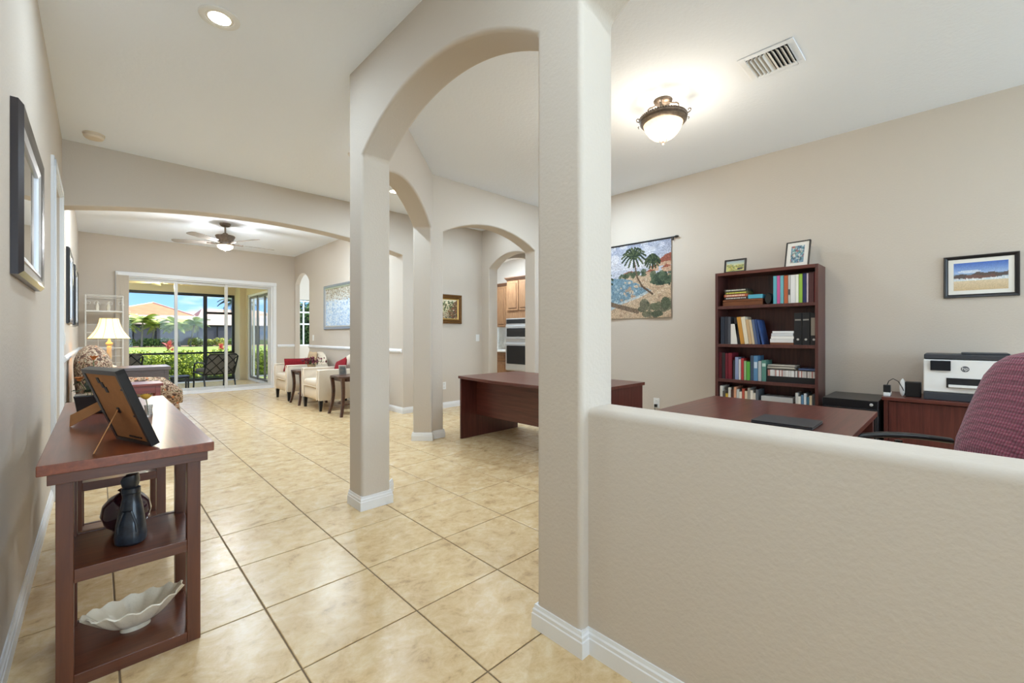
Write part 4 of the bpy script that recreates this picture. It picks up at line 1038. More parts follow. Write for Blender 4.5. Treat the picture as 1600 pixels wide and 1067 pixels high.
for x0, y0, w_, h_ in ((.72, .60, .12, .08), (.82, .66, .18, .10), (.66, .56, .14, .06), (.88, .58, .12, .08), (.36, .58, .16, .05)):
    cv.poly([(x0, y0), (x0, y0+h_*.7), (x0+w_, y0+h_*.9), (x0+w_, y0)], (206, 160, 124)); cv.poly([(x0-.01, y0+h_*.65), (x0+w_*.5, y0+h_*1.25), (x0+w_+.02, y0+h_*.85)], (168, 88, 66))
cv.poly([(.80, .70), (.92, .80), (1, .82), (1, .72)], (164, 84, 64))
cv.blot(60, .03, [(74, 92, 70), (92, 112, 82), (58, 76, 62)], (.74, .44, 1, .58)); cv.blot(26, .025, [(66, 84, 62), (84, 100, 70)], (.30, .56, .66, .62))
def palm(cx, cyy, r):
    for k in range(15):
        a = k*.42+.1; tip = (cx+r*math.cos(a), cyy+r*.75*math.sin(a)-.02); mid = (cx+r*.55*math.cos(a), cyy+r*.5*math.sin(a)+.035)
        col = [(66, 80, 54), (88, 100, 64), (54, 70, 52)][k % 3]; cv.line((cx, cyy), mid, .013, col); cv.line(mid, tip, .012, col)
cv.line((.50, .82), (.55, .55), .010, (118, 92, 70)); cv.line((.55, .55), (.62, .42), .011, (112, 88, 66)); cv.line((.62, .42), (.76, .31), .013, (104, 80, 62))
palm(.50, .83, .17); palm(.76, .74, .10)
cv.line((-.05, .36), (.18, .20), .022, (128, 108, 86)); cv.line((.18, .20), (.55, .09), .030, (132, 108, 84)); palm(-.02, .55, .22)
cv.blot(16, .05, [(104, 108, 82), (84, 92, 72), (120, 116, 90)], (.62, .03, 1, .20)); cv.ell(.80, .14, .06, .05, (112, 116, 86)); cv.ell(.93, .18, .06, .08, (96, 104, 78)); cv.ell(.82, .05, .08, .04, (92, 100, 76))
cv.a = (cv.a*.72+cv.a.mean(axis=2, keepdims=True)*.28)*.95; cv.speck(.16)
tp = thing('hanging_tapestry', 'woven tropical beach tapestry hanging from a dark rod on the office wall', 'tapestry', (XR, 2.80, 1.385))
TW, TH = .98, .925
def tfn(u, v): return (-.016-.006*math.sin(u*9)*(1-v), -(u-.5)*TW, v*TH-.012*(u-.5)*(1-v)*0)
front = cv.mesh('woven_cloth', tfn, mat_print('woven', rough=.95, spec=.1, bump=.6), tp)
b = B(); b.box(-.010, -.006, -TW/2, TW/2, .004, TH); b.done('backing', mat('tapestry_back', (120, 112, 104), rough=.95), tp, smooth=0)
B().tube([(-.022, -TW/2-.05, TH+.004), (-.022, TW/2+.05, TH+.004)], .008, 10).done('rod', M_BMETAL, tp)
for s_ in (-1, 1):
    B().lathe([(.008, 0), (.014, .012), (.012, .03), (.006, .045), (0, .05)] if s_ > 0 else [(.008, 0), (.014, -.012), (.012, -.03), (.006, -.045), (0, -.05)], 14, (-.022, s_*(TW/2+.045), TH+.004), 'y').done('finial', M_BMETAL, tp)
    B().box(-.022, 0, s_*(TW/2+.02)-.004, s_*(TW/2+.02)+.004, TH-.03, TH+.004).done('bracket', M_BMETAL, tp)

# bookcase
BX0, BX1, BY0, BY1 = 4.53, 4.822, .838, 1.708
SH = [.06, .40, .735, 1.085, 1.465]; BZT = 1.80
bc = thing('bookcase', 'tall mahogany bookcase filled with books on the office wall', 'bookcase', (0, 0, 0))
for y0, y1 in ((BY0, BY0+.024), (BY1-.024, BY1)): B().box(BX0, BX1, y0, y1, 0, BZT).done('side_panel', M_DESKD, bc, bevel=.0015)
B().box(BX0, BX1, BY0+.024, BY1-.024, BZT-.03, BZT).done('top_panel', M_DESK, bc, bevel=.0015)
B().box(BX1-.012, BX1-.004, BY0+.024, BY1-.024, .05, BZT-.03).done('back_panel', M_DESKZ, bc)
for z in SH: B().box(BX0+.004, BX1-.012, BY0+.024, BY1-.024, z-.03, z).done('shelf', M_DESKD, bc, bevel=.0015)
B().box(BX0+.02, BX0+.035, BY0+.024, BY1-.024, 0, .03).done('kick_board', M_DESKD, bc)

ORD = ['first', 'second', 'third', 'fourth', 'fifth', 'sixth', 'seventh', 'eighth', 'ninth', 'tenth', 'eleventh', 'twelfth', 'thirteenth', 'fourteenth', 'fifteenth', 'sixteenth', 'seventeenth', 'eighteenth', 'nineteenth', 'twentieth']
S_, C_ = math.sin(YAW), math.cos(YAW)
def crop_y(cpx, X=4.56):             # measured spine position -> y on the shelf front
    r = (1090+cpx*.2625-800)/F_PX
    return X*(C_-r*S_)/(S_+r*C_)
bookmat = {}
def bm_(rgb):
    return mat('cover_%d_%d_%d' % rgb, rgb, rough=.5)
def book(label, yl, yr, z, h, rgb, depth=.19, lean=0.0, name='book', cat='book', xf=None, band=None, group=None, ring_=False):
    """upright book, spine to -x ; yl > yr"""
    xf = BX0+.03 if xf is None else xf
    t = thing(name, label, cat, (xf, (yl+yr)/2, z), 0, group)
    w = max(yl-yr-.0012, .004)/2; R = rot(lean, 0, 0)
    def bx(b, x0, x1, y0, y1, z0, z1):
        # lean about the lower edge that rests on the shelf
        pv_ = Vector((0, w if lean < 0 else -w, 0)); f = lambda p: tuple(R@(Vector(p)-Vector((0, pv_.y, 0)))+Vector((0, pv_.y, 0)))
        b.hexa([f((x0, y0, z0)), f((x1, y0, z0)), f((x1, y1, z0)), f((x0, y1, z0))], [f((x0, y0, z1)), f((x1, y0, z1)), f((x1, y1, z1)), f((x0, y1, z1))]); return b
    c = .0018; b = bx(B(), 0, .0025, -w, w, 0, h); bx(b, .0025, depth, -w, -w+c, 0, h); bx(b, .0025, depth, w-c, w, 0, h)
    b.done('cover', bm_(rgb), t, smooth=0)
    bx(B(), .0025, depth-.005, -w+c, w-c, .003, h-.004).done('pages', M_PAPER, t, smooth=0)
    if band:
        for z0, z1, col in band: bx(B(), -.0007, .0, -w*.78, w*.78, h*z0, h*z1).done('spine_label', bm_(col), t, smooth=0)
    if ring_: B().lathe([(.010, 0), (.010, -.0012)], 14, (0, 0, h*.17), 'x').done('finger_ring', M_STEEL, t)
    return t
def row(shelf_name, z, items, cat='book'):
    for k, it in enumerate(items):
        nm, a, c_, h, rgb = it[:5]; kw = it[5] if len(it) > 5 else {}
        book('%s, %s from the left on the %s' % (nm, ORD[k], shelf_name), crop_y(a), crop_y(c_), z, h, rgb, **kw)
row('top shelf of binders', SH[4], [
    ('thin teal binder', 450, 471, .262, (96, 172, 188)), ('thin pink binder', 472, 491, .262, (196, 92, 150)), ('pale teal binder', 492, 512, .26, (110, 176, 186)),
    ('burnt orange book', 514, 537, .258, (184, 96, 60)), ('grey spiral notebook', 539, 552, .258, (190, 188, 184), {'band': [(.3, .5, (60, 60, 64))]}), ('wide white binder', 553, 582, .258, (226, 226, 226)),
    ('narrow white binder', 583, 601, .258, (232, 234, 224)), ('lime green binder', 603, 624, .26, (150, 188, 74)), ('navy blue binder', 626, 648, .262, (40, 46, 92)),
    ('pale lilac notebook', 649, 659, .262, (204, 190, 200)), ('dark brown leather album', 661, 692, .265, (82, 46, 48)), ('dark red album', 695, 716, .265, (122, 34, 42))])
row('second shelf', SH[3], [
    ('navy binder', 137, 160, .275, (48, 56, 72)), ('charcoal binder', 161, 179, .275, (42, 44, 54)), ('slate grey book', 180, 196, .272, (74, 76, 84)), ('short white book', 197, 236, .20, (226, 222, 214)),
    ('black book', 238, 254, .262, (34, 32, 34), {'lean': -.14}), ('mustard book', 256, 280, .268, (196, 140, 62), {'lean': -.14}), ('cream book', 281, 305, .268, (224, 212, 188), {'lean': -.14}),
    ('tan book', 306, 325, .24, (196, 164, 124), {'lean': -.14}), ('pale tan book', 326, 341, .24, (206, 184, 150), {'lean': -.14}), ('dusty blue book', 342, 358, .24, (92, 106, 134), {'lean': -.14}), ('dark blue book', 359, 374, .24, (44, 68, 116), {'lean': -.14})])
row('second shelf binders', SH[3], [
    ('black ring binder', 574, 620, .29, (30, 30, 33), {'ring_': True, 'depth': .24, 'band': [(.76, .80, (150, 146, 140))]}), ('black ring binder', 622, 667, .29, (30, 30, 33), {'ring_': True, 'depth': .24, 'band': [(.76, .80, (150, 146, 140))]}),
    ('black ring binder with grey label', 670, 714, .285, (32, 32, 35), {'ring_': True, 'depth': .24, 'band': [(.30, .85, (150, 142, 132))]})])
row('third shelf', SH[2], [
    ('maroon book', 127, 144, .265, (86, 26, 36)), ('black spined album', 146, 163, .262, (52, 48, 52)), ('dark red book', 165, 180, .258, (110, 30, 44)), ('dark red wide book', 182, 204, .262, (120, 32, 46)),
    ('black paperback', 210, 222, .19, (44, 42, 48)), ('lilac blue paperback', 223, 243, .22, (140, 150, 182)), ('pale grey paperback', 245, 257, .20, (206, 202, 200)), ('red paperback', 259, 274, .21, (178, 58, 62)),
    ('pale green paperback', 276, 289, .185, (150, 178, 130)), ('bright green paperback', 291, 312, .18, (88, 160, 66)), ('slate blue hardback', 314, 332, .24, (62, 78, 98)), ('blue picture book', 333, 358, .24, (86, 130, 166), {'band': [(.5, .75, (190, 206, 220))]}),
    ('silver grey paperback', 360, 379, .19, (170, 176, 178)), ('teal green hardback', 381, 408, .20, (84, 130, 120), {'band': [(.7, .85, (190, 210, 200))]})])
pb = [(226, 222, 214), (96, 90, 84), (198, 164, 66), (210, 206, 196), (80, 52, 44), (206, 150, 120), (190, 190, 186), (222, 214, 200), (176, 78, 62), (214, 196, 170), (150, 142, 134), (226, 218, 208), (206, 198, 186), (90, 96, 104)]
pn = ['white', 'grey', 'yellow', 'pale grey', 'brown', 'peach', 'silver', 'cream', 'brick red', 'sand', 'taupe', 'ivory', 'bone', 'slate']
row('bottom shelf, left group', SH[1], [('%s paperback' % pn[k], 133+k*16.4, 133+k*16.4+15.6, .26-.055*((k*7) % 5)/5-(.03 if k in (1, 2) else 0), pb[k]) for k in range(14)])
pb2 = [((206, 206, 204), 'light grey'), ((226, 224, 218), 'white'), ((90, 132, 168), 'blue'), ((214, 220, 226), 'ice white'), ((66, 112, 138), 'teal blue'), ((216, 200, 170), 'beige'), ((60, 66, 74), 'charcoal'), ((112, 150, 130), 'sage green')]
row('bottom shelf, right group', SH[1], [('%s paperback' % n, 582+k*16.6, 582+k*16.6+15.8, .25-.03*((k*5) % 3)/2, c) for k, (c, n) in enumerate(pb2)])
def slab(name, label, cat, a, c_, z, h, m, depth=.2, xf=None, rz=0.0, bev=.002, **k):
    yl, yr = crop_y(a), crop_y(c_); xf = BX0+.03 if xf is None else xf
    t = thing(name, label, cat, (xf+depth/2, (yl+yr)/2, z), rz)
    B().box(-depth/2, depth/2, -(yl-yr)/2, (yl-yr)/2, 0, h).done('body', m, t, bevel=bev)
    return t, (yl-yr)/2, depth
# wooden box with lid, game boxes, teal box and black case on the top shelf
t, w2, dp = slab('wooden_box', 'low brown wooden box on the top shelf of the bookcase', 'box', 150, 386, SH[4], .040, mat('oak_brown', (124, 74, 44), rough=.4, rgb2=(100, 58, 36), vscale=8, stretch=(9, 1, 9)))
B().box(-dp/2, dp/2, -w2, w2, .042, .062).done('lid', MATS['oak_brown'], t, bevel=.002)
for k, (c, nme, yy, tx) in enumerate((((52, 42, 40), 'black game case with pale lettering, lowest of the stack', (200, 190, 180), 0), ((176, 92, 60), 'orange game case, second from the bottom of the stack', (230, 210, 190), .004), ((84, 84, 44), 'olive game case, second from the top of the stack', (216, 206, 90), -.004), ((46, 44, 42), 'black game case, topmost of the stack', (214, 210, 196), .002))):
    t, w2, dp = slab('game_case', nme, 'case', 160, 298, SH[4]+.0635+k*.0262, .025, bm_(c), depth=.16, bev=.001)
    t['group'] = 'game cases stacked on the wooden box'; t.location.y += tx
    b = B(); rg = random.Random(k)
    y = w2*.85
    while y > -w2*.8:
        ll = rg.uniform(.006, .014); b.box(-dp/2-.0006, -dp/2, y-ll, y, .007, .018); y -= ll+rg.uniform(.002, .006)
    b.done('spine_print', bm_(yy), t, smooth=0)
slab('teal_box', 'flat teal box on the wooden box beside the game cases', 'box', 300, 386, SH[4]+.0635, .038, bm_((84, 166, 190)), depth=.15)
t = thing('black_case', 'rounded black case beside the teal binder on the top shelf', 'case', (BX0+.05, crop_y(418), SH[4]))
B().loft([[(x, .030*math.cos(2*PI*k/20)*s_, .056+.056*math.sin(2*PI*k/20)*s_) for k in range(20)] for x, s_ in ((-.01, .85), (0, .97), (.02, 1), (.12, 1), (.14, .9))]).done('body', M_BLACK, t, smooth=50)
B().tube([(-.012, .026*math.cos(2*PI*k/20), .056+.05*math.sin(2*PI*k/20)) for k in range(21)], .002, 5).done('zip', M_BMETAL, t)
# leaning blue art book and stacked papers, second shelf
book('large dark blue picture book leaning against the paper stack', crop_y(384), crop_y(396), SH[3], .235, (52, 78, 130), lean=-.20, depth=.17)
zz = SH[3]
for k, (c, h, a, c_, nm) in enumerate((((120, 72, 48), .018, 432, 572, 'brown folder at the bottom of the paper stack'), ((222, 220, 218), .034, 432, 571, 'thick white ream above the brown folder'), ((236, 234, 230), .024, 436, 572, 'white paper pad in the middle of the paper stack'),
                                      ((206, 208, 212), .026, 440, 570, 'grey document folder below the top sheets'), ((228, 228, 230), .020, 445, 572, 'white papers topmost on the stack'))):
    slab('paper_stack', nm, 'papers', a, c_, zz, h, bm_(c), depth=.21, rz=rnd.uniform(-.03, .03), bev=.001)[0]['group'] = 'papers stacked on the second shelf'; zz += h+.001
# CD rack, third shelf
ya, yb = crop_y(411), crop_y(714)
t = thing('cd_rack', 'black open rack of discs on the third shelf', 'rack', (BX0+.03, (ya+yb)/2, SH[2]))
B().box(0, .15, -(ya-yb)/2, (ya-yb)/2, 0, .055).done('drawer_box', M_BLACK, t, bevel=.002)
B().box(.002, .15, (ya-yb)/2-.006, (ya-yb)/2, .055, .12).box(.002, .15, -(ya-yb)/2, -(ya-yb)/2+.006, .055, .12).done('side', M_BLACK, t, bevel=.001)
g = random.Random(2); y = ya-.008; cdcols = [(214, 212, 210), (226, 224, 220), (190, 186, 184), (120, 112, 110), (206, 200, 196), (232, 230, 228), (172, 120, 112)]
while y > yb+.018:
    w_ = .0102; o = B().box(0, .125, -w_/2+.0006, w_/2-.0006, 0, .058).done('cd_case', bm_(g.choice(cdcols)), smooth=0)
    o.location = (BX0+.034, y-w_/2, SH[2]+.0555); tag(o, 'slim disc case standing in the black rack on the third shelf', 'disc case', 'disc cases in the black rack'); y -= w_
zz = SH[2]+.1225
for k, (c, a, c_, nm) in enumerate((((120, 116, 106), 415, 585, 'grey magazine at the bottom of the pile on the disc rack'), ((206, 200, 186), 417, 580, 'cream magazine second in the pile on the disc rack'), ((96, 92, 84), 414, 588, 'dark magazine third in the pile on the disc rack'), ((190, 184, 172), 420, 582, 'pale magazine topmost in the pile on the disc rack'))):
    slab('magazine', nm, 'magazine', a, c_, zz, .009, bm_(c), depth=.17, rz=rnd.uniform(-.05, .05), bev=.0005)[0]['group'] = 'magazines on the disc rack'; zz += .0098
slab('magazine', 'blue magazine lying alone at the right of the disc rack', 'magazine', 600, 713, SH[2]+.1225, .014, bm_((70, 84, 116)), depth=.17, bev=.0005)
zz = SH[1]
for k, (c, h, a, c_, nm) in enumerate((((54, 60, 70), .05, 380, 560, 'dark boxed set under the blue boxed set, bottom shelf'), ((72, 116, 158), .055, 382, 555, 'blue boxed set in the middle of the bottom shelf'), ((196, 160, 130), .022, 384, 545, 'tan book lying on the blue boxed set'), ((70, 66, 64), .020, 384, 562, 'dark book lying under the grey box'), ((180, 180, 180), .045, 378, 566, 'pale grey flat box topmost on the bottom shelf pile'))):
    slab('stacked_box', nm, 'box', a, c_, zz, h, bm_(c), depth=.19, bev=.002); zz += h+.001
# two frames on top of the bookcase
def top_frame(label, loc, w, h, fw, lean, rz, canvas, matw, roll=0.0):
    t = thing('photo_frame', label, 'picture frame', loc, rz)
    R = rot(0, lean, 0)@rot(roll, 0, 0)
    def P(x, y, z): return tuple(R@Vector((x, y, z)))
    def bar(b, y0, y1, z0, z1, x0, x1): b.hexa([P(x0, y0, z0), P(x1, y0, z0), P(x1, y1, z0), P(x0, y1, z0)], [P(x0, y0, z1), P(x1, y0, z1), P(x1, y1, z1), P(x0, y1, z1)])
    b = B(); bar(b, -w/2, w/2, 0, fw, -.008, .008); bar(b, -w/2, w/2, h-fw, h, -.008, .008); bar(b, -w/2, -w/2+fw, fw, h-fw, -.008, .008); bar(b, w/2-fw, w/2, fw, h-fw, -.008, .008)
    b.done('frame', M_BLACKF, t, bevel=.001)
    b = B(); bar(b, -w/2+fw, w/2-fw, fw, h-fw, -.003, .006); b.done('mat_board', M_PAPER, t, smooth=0)
    k = fw+matw; canvas.mesh('print', lambda u, v: P(-.0036, (w/2-k)*(1-2*u), k+v*(h-2*k)), M_PRINT, t)
    b = B(); q = [P(.006, -.015, h*.6), P(.006, .015, h*.6), (h*.38, .02, 0.002), (h*.38, -.02, .002)]; b.add(q+[(x+.002, y, z) for x, y, z in q], [(0,1,2,3),(4,7,6,5),(0,4,5,1),(1,5,6,2),(2,6,7,3),(3,7,4,0)]); b.done('easel_strut', M_KRAFT, t, smooth=0)
    return t
cv = Canvas(30, 20, (190, 190, 120)); cv.grad(.5, 1, (206, 206, 150), (150, 170, 180)); cv.blot(60, .07, [(160, 150, 80), (196, 180, 90), (120, 130, 80), (210, 190, 120)], (0, 0, 1, .7)); cv.poly([(.6, .1), (.95, .15), (.95, .3), (.65, .28)], (60, 56, 60))
top_frame('small black framed landscape photo on top of the bookcase', (4.62, 1.55, BZT), .205, .142, .017, .16, 0, cv, .003)
cv = Canvas(28, 36, (120, 150, 170)); cv.blot(160, .06, [(86, 130, 160), (60, 80, 96), (206, 190, 170), (170, 90, 84), (90, 150, 150), (210, 216, 214)]); cv.speck(.1)
top_frame('taller black framed print with white mat leaning on the bookcase', (4.655, 1.03, BZT), .20, .255, .010, .22, -.15, cv, .035)

# burgundy office chair
oc = thing('office_chair', 'burgundy ribbed fabric office chair behind the half wall', 'office chair', (2.60, .005, 0), .55)   # local +y = forward
def mat_ribbed():
    m = bpy.data.materials.new('burgundy_ribbed'); m.use_nodes = True
    t = m.node_tree; b = t.nodes['Principled BSDF']; b.inputs['Roughness'].default_value = .8; b.inputs['Sheen Weight'].default_value = .3
    tcn = t.nodes.new('ShaderNodeTexCoord'); mp_ = t.nodes.new('ShaderNodeMapping'); mp_.inputs['Scale'].default_value = (75, 75, 75); t.links.new(tcn.outputs['Object'], mp_.inputs[0])
    v = t.nodes.new('ShaderNodeTexVoronoi'); v.inputs['Scale'].default_value = 1.0; v.inputs['Randomness'].default_value = .15; t.links.new(mp_.outputs[0], v.inputs['Vector'])
    r = t.nodes.new('ShaderNodeValToRGB'); r.color_ramp.elements[0].color = (*s2l((146, 68, 92)), 1); r.color_ramp.elements[1].color = (*s2l((84, 28, 46)), 1); r.color_ramp.elements[0].position = .25; r.color_ramp.elements[1].position = .75
    t.links.new(v.outputs['Distance'], r.inputs[0]); t.links.new(r.outputs[0], b.inputs['Base Color'])
    bp = t.nodes.new('ShaderNodeBump'); bp.invert = True; bp.inputs['Strength'].default_value = .8; bp.inputs['Distance'].default_value = .006; t.links.new(v.outputs['Distance'], bp.inputs['Height']); t.links.new(bp.outputs[0], b.inputs['Normal'])
    return m
M_RIB = mat_ribbed(); M_BURG = mat('burgundy_plain', (126, 54, 78), rough=.85, sheen=.3)
def back_ring(z, yc, hw_, tf, tb, n=28):
    out = []
    for k in range(n):
        th = 2*PI*k/n; c_, s_ = math.cos(th), math.sin(th)
        x = hw_*math.copysign(abs(c_)**.75, c_); d = tf if s_ > 0 else tb
        out.append((x, yc+d*math.copysign(abs(s_)**.8, s_)-.05*(1-(x/hw_)**2)*(1 if s_ > 0 else 0)*0, z))
    return out
prf = [(.50, -.17, .20, .05, .05), (.53, -.175, .235, .085, .055), (.60, -.19, .25, .105, .06), (.70, -.205, .255, .105, .06), (.80, -.225, .255, .085, .06), (.90, -.25, .25, .07, .058), (.99, -.272, .235, .062, .055), (1.045, -.285, .20, .055, .05), (1.08, -.293, .15, .045, .042), (1.095, -.296, .08, .025, .025)]
B().loft([back_ring(*p) for p in prf]).done('backrest', M_RIB, oc, smooth=70)
B().tube([(-x_, y_-.012, z_) for z_, y_, x_, _, _ in prf]+[(x_, y_-.012, z_) for z_, y_, x_, _, _ in reversed(prf)], .008, 8).done('piping', M_BURG, oc)
cushion(B(), -.25, .25, -.20, .28, .42, .53, .05).done('seat', M_RIB, oc, smooth=60)
for s_ in (-1, 1):
    ar = B(); rings = []
    for i in range(11):
        f = i/10; y = -.17+.42*f; z = .665+.016*math.sin(PI*f)-.03*max(0, f-.7); w_ = .030*(.6+.4*math.sin(PI*min(1, f*1.1+.05)))
        rings.append([(s_*.30+w_*math.cos(2*PI*k/12), y, z+.014*math.sin(2*PI*k/12)) for k in range(12)])
    a_ = B().loft(rings).done('armrest', M_BLACK, oc, smooth=60)
    B().tube([(s_*.22, .02, .44), (s_*.30, .03, .47), (s_*.305, .04, .655)], .016, 10).done('support', M_BLACK, a_)
B().tube([(0, -.19, .43), (0, -.24, .46), (0, -.25, .62)], .022, 8).done('spine', M_BLACK, oc)
B().tube([(0, .02, .10), (0, .02, .43)], [.03, .022], 14).done('gas_lift', M_BMETAL, oc)
for k in range(5):
    a = 2*PI*k/5+.3; ca, sa = math.cos(a), math.sin(a)
    sp__ = B().tube([(0, .02, .11), (.15*ca, .02+.15*sa, .10), (.30*ca, .02+.30*sa, .075)], [.03, .022, .014], 10).done('base_spoke', M_BLACK, oc)
    B().lathe([(0, -.022), (.024, -.022), (.028, -.015), (.028, .015), (.024, .022), (0, .022)], 16, (.30*ca, .02+.30*sa, .028), 'x').done('caster', M_BLACK, sp__)

# ------------------------------------------------------------------ kitchen seen through the arches
M_OAK = mat('maple_cabinet', (158, 118, 84), rough=.4, rgb2=(132, 94, 64), vscale=6, stretch=(8, 8, 1), coat=.1)
M_CROWN = mat('cabinet_crown', (110, 76, 54), rough=.45)
def cab(name, label, x0, y0, y1, z0, z1, doors, crown=False, cat='cabinet'):
    t = thing(name, label, cat, (0, 0, 0))
    B().box(x0+.02, 7.198, y0, y1, z0, z1).done('body', M_OAK, t, bevel=.003)
    for (a, c_, za, zb) in doors:
        d = B().box(x0, x0+.02, a, c_, za, zb).done('door', M_OAK, t, bevel=.003)
        B().box(x0-.010, x0, a+.055, c_-.055, za+.055, zb-.055).done('raised_panel', M_OAK, d, bevel=.008)
        b = B(); q = .048
        b.box(x0-.002, x0+.001, a+q, c_-q, za+q, za+q+.008).box(x0-.002, x0+.001, a+q, c_-q, zb-q-.008, zb-q).box(x0-.002, x0+.001, a+q, a+q+.008, za+q, zb-q).box(x0-.002, x0+.001, c_-q-.008, c_-q, za+q, zb-q)
        b.done('groove', M_CROWN, d, smooth=0)
    if crown:
        b = B()
        for k in range(4): b.box(x0-.012*k, 7.198, y0-.012*k, y1+.012*k, z1+k*.016, z1+(k+1)*.016)
        b.done('crown', M_CROWN, t)
    return t
ov = cab('oven_cabinet', 'tall maple wall cabinet surrounding the built-in ovens', 6.58, 6.15, 6.99, 0.0, 2.39, [(6.62, 6.97, 1.72, 2.37), (6.17, 6.60, 1.72, 2.37), (6.17, 6.97, .06, .38)], crown=True)
cab('upper_cabinet', 'maple wall cabinet left of the ovens with raised panel door', 6.86, 7.045, 7.62, 1.37, 2.33, [(7.055, 7.31, 1.38, 2.32), (7.32, 7.61, 1.38, 2.32)], crown=True)
bcab = cab('base_cabinet', 'maple base cabinet with drawers under the pale counter', 6.60, 7.0, 8.2, .10, .79, [(7.01, 7.40, .12, .58), (7.01, 7.40, .60, .78), (7.42, 7.80, .12, .58), (7.42, 7.80, .60, .78)])
o = B().box(6.56, 7.2, 6.995, 8.22, .795, .835).done('countertop', mat('pale_counter', (226, 220, 210), rough=.3), bevel=.006); tag(o, 'pale stone kitchen counter left of the ovens', 'countertop')
bs = thing('backsplash', 'grey-white subway tile backsplash behind the kitchen counter', 'backsplash', (7.195, 7.6, .836))
M_SUB = mat('subway_tile', (214, 214, 210), rough=.25, var=.12, vscale=4); s0 = None
for r_ in range(7):
    for c_ in range(6):
        if s0 is None: s0 = B().box(-.008, 0, -.073, .073, .002, .073).done('tile', M_SUB, bs, smooth=0); o = s0
        else: o = s0.copy(); COL.objects.link(o); o.parent = bs
        o.location = (0, -.46+c_*.15+(.075 if r_ % 2 else 0), r_*.075)
ovn = thing('double_oven', 'stainless built-in double wall oven and microwave', 'oven', (0, 0, 0))
B().box(6.555, 6.60, 6.19, 6.97, .40, 1.545).done('face', M_STEEL, ovn, bevel=.004)
B().box(6.548, 6.556, 6.21, 6.955, 1.43, 1.525).done('control_panel', M_DARKGLASS, ovn, smooth=0)
for za, zb in ((1.10, 1.40), (.42, 1.02)):
    d = B().box(6.535, 6.556, 6.195, 6.965, za, zb).done('oven_door', M_STEEL, ovn, bevel=.004)
    B().box(6.531, 6.536, 6.23, 6.93, za+(.045 if za > 1 else .13), zb-.07).done('window', M_DARKGLASS, d, smooth=0)
    B().tube([(6.50, 6.24, zb-.035), (6.50, 6.92, zb-.035)], .011, 10).box(6.50, 6.536, 6.25, 6.265, zb-.042, zb-.028).box(6.50, 6.536, 6.895, 6.91, zb-.042, zb-.028).done('handle', M_STEEL, d)

# ------------------------------------------------------------------ nook glazing
for nm, lab, args in (('window_1', 'tall nook window', (3.02, 3.66, .05, 2.18, [], [])), ('window_2', 'white muntin window of the nook', (3.86, 4.75, .87, 2.18, [.5], [1.50, 1.84]))):
    x0, x1, z0, z1, vm, hm = args
    b = B().ring('y', 13.12, 13.2, x0, x1, z0, z1, .04)
    for f in vm: xm = x0+(x1-x0)*f; b.box(xm-.018, xm+.018, 13.135, 13.175, z0+.03, z1-.03)
    for z in hm: b.box(x0+.03, x1-.03, 13.13, 13.18, z-.022, z+.022)
    o = st(b.done(nm, M_TRIM, smooth=0), lab)
    B().box(x0+.04, x1-.04, 13.15, 13.155, z0+.04, z1-.04).done('pane', M_PANE, o, smooth=0)
ns = thing('nook_slider', 'grey framed glass slider on the side of the lanai', 'sliding door', (0, 0, 0))
M_GREYF = mat('grey_aluminium', (128, 126, 124), rough=.4, metal=.3)
b = B().ring('x', 2.89, 2.965, 10.92, 13.08, 0, 2.24, .055); b.done('frame', M_TRIM, ns, bevel=.003)
for y0, y1, xx in ((10.98, 11.70, 2.915), (11.64, 12.36, 2.935), (12.30, 13.02, 2.915)):
    s_ = .055; b = B().ring('x', xx, xx+.025, y0, y1, .056, 2.184, s_)
    o = b.done('sash', M_GREYF, ns, bevel=.002); B().box(xx+.01, xx+.014, y0+s_, y1-s_, .12, 2.12).done('pane', M_PANE, o, smooth=0)
B().box(2.895, 2.916, 11.00, 11.03, .95, 1.12).done('handle', M_BLACK, ns)

# ------------------------------------------------------------------ lanai
M_LAN = MATS['lanai_stucco']; M_PAVER = mat('lanai_paver', (228, 224, 216), rough=.6, var=.1, vscale=4)
st(B().box(-4.5, 2.95, 10.85, 13.95, -.12, -.02).done('floor_lanai', M_PAVER, smooth=0), 'pale lanai floor')
st(B().box(-4.5, 2.95, 10.85, 14.2, 2.58, 2.70).done('ceiling_lanai', mat('lanai_ceiling', (226, 214, 188), rough=.9), smooth=0))
st(B().box(-4.5, 2.95, 13.72, 13.95, 2.27, 2.60).done('beam_lanai', M_LAN, smooth=0), 'beige lanai beam')
st(B().box(2.72, 2.90, 13.2, 13.9, -.1, 2.5).done('column_lanai', M_LAN, bevel=.01), 'beige lanai corner post')
scr = thing('screen_enclosure', 'black aluminium screen frame around the lanai', 'screen frame', (0, 0, 0))
for x0, x1 in ((2.02, 2.10), (.02, .08), (-2.0, -1.94), (2.66, 2.72)): B().box(x0, x1, 13.78, 13.85, -.02, 2.28).done('post', M_BMETAL, scr)
for x0, x1, z0, z1 in ((-4.5, 2.72, 2.20, 2.28), (-4.5, 2.72, .69, .735), (2.06, 2.72, 1.74, 1.80), (-4.5, 2.72, -.02, .04)): B().box(x0, x1, 13.79, 13.84, z0, z1).done('rail', M_BMETAL, scr)
M_LF = mat('lanai_fan_cream', (226, 206, 160), rough=.6)
lf = thing('lanai_fan', 'cream ceiling fan under the lanai roof', 'ceiling fan', (.95, 12.0, 2.58))
B().lathe([(0, 0), (.07, 0), (.05, -.04), (.012, -.05), (.012, -.14), (.10, -.16), (.11, -.22), (.06, -.26), (0, -.27)], 20).done('motor', M_LF, lf)
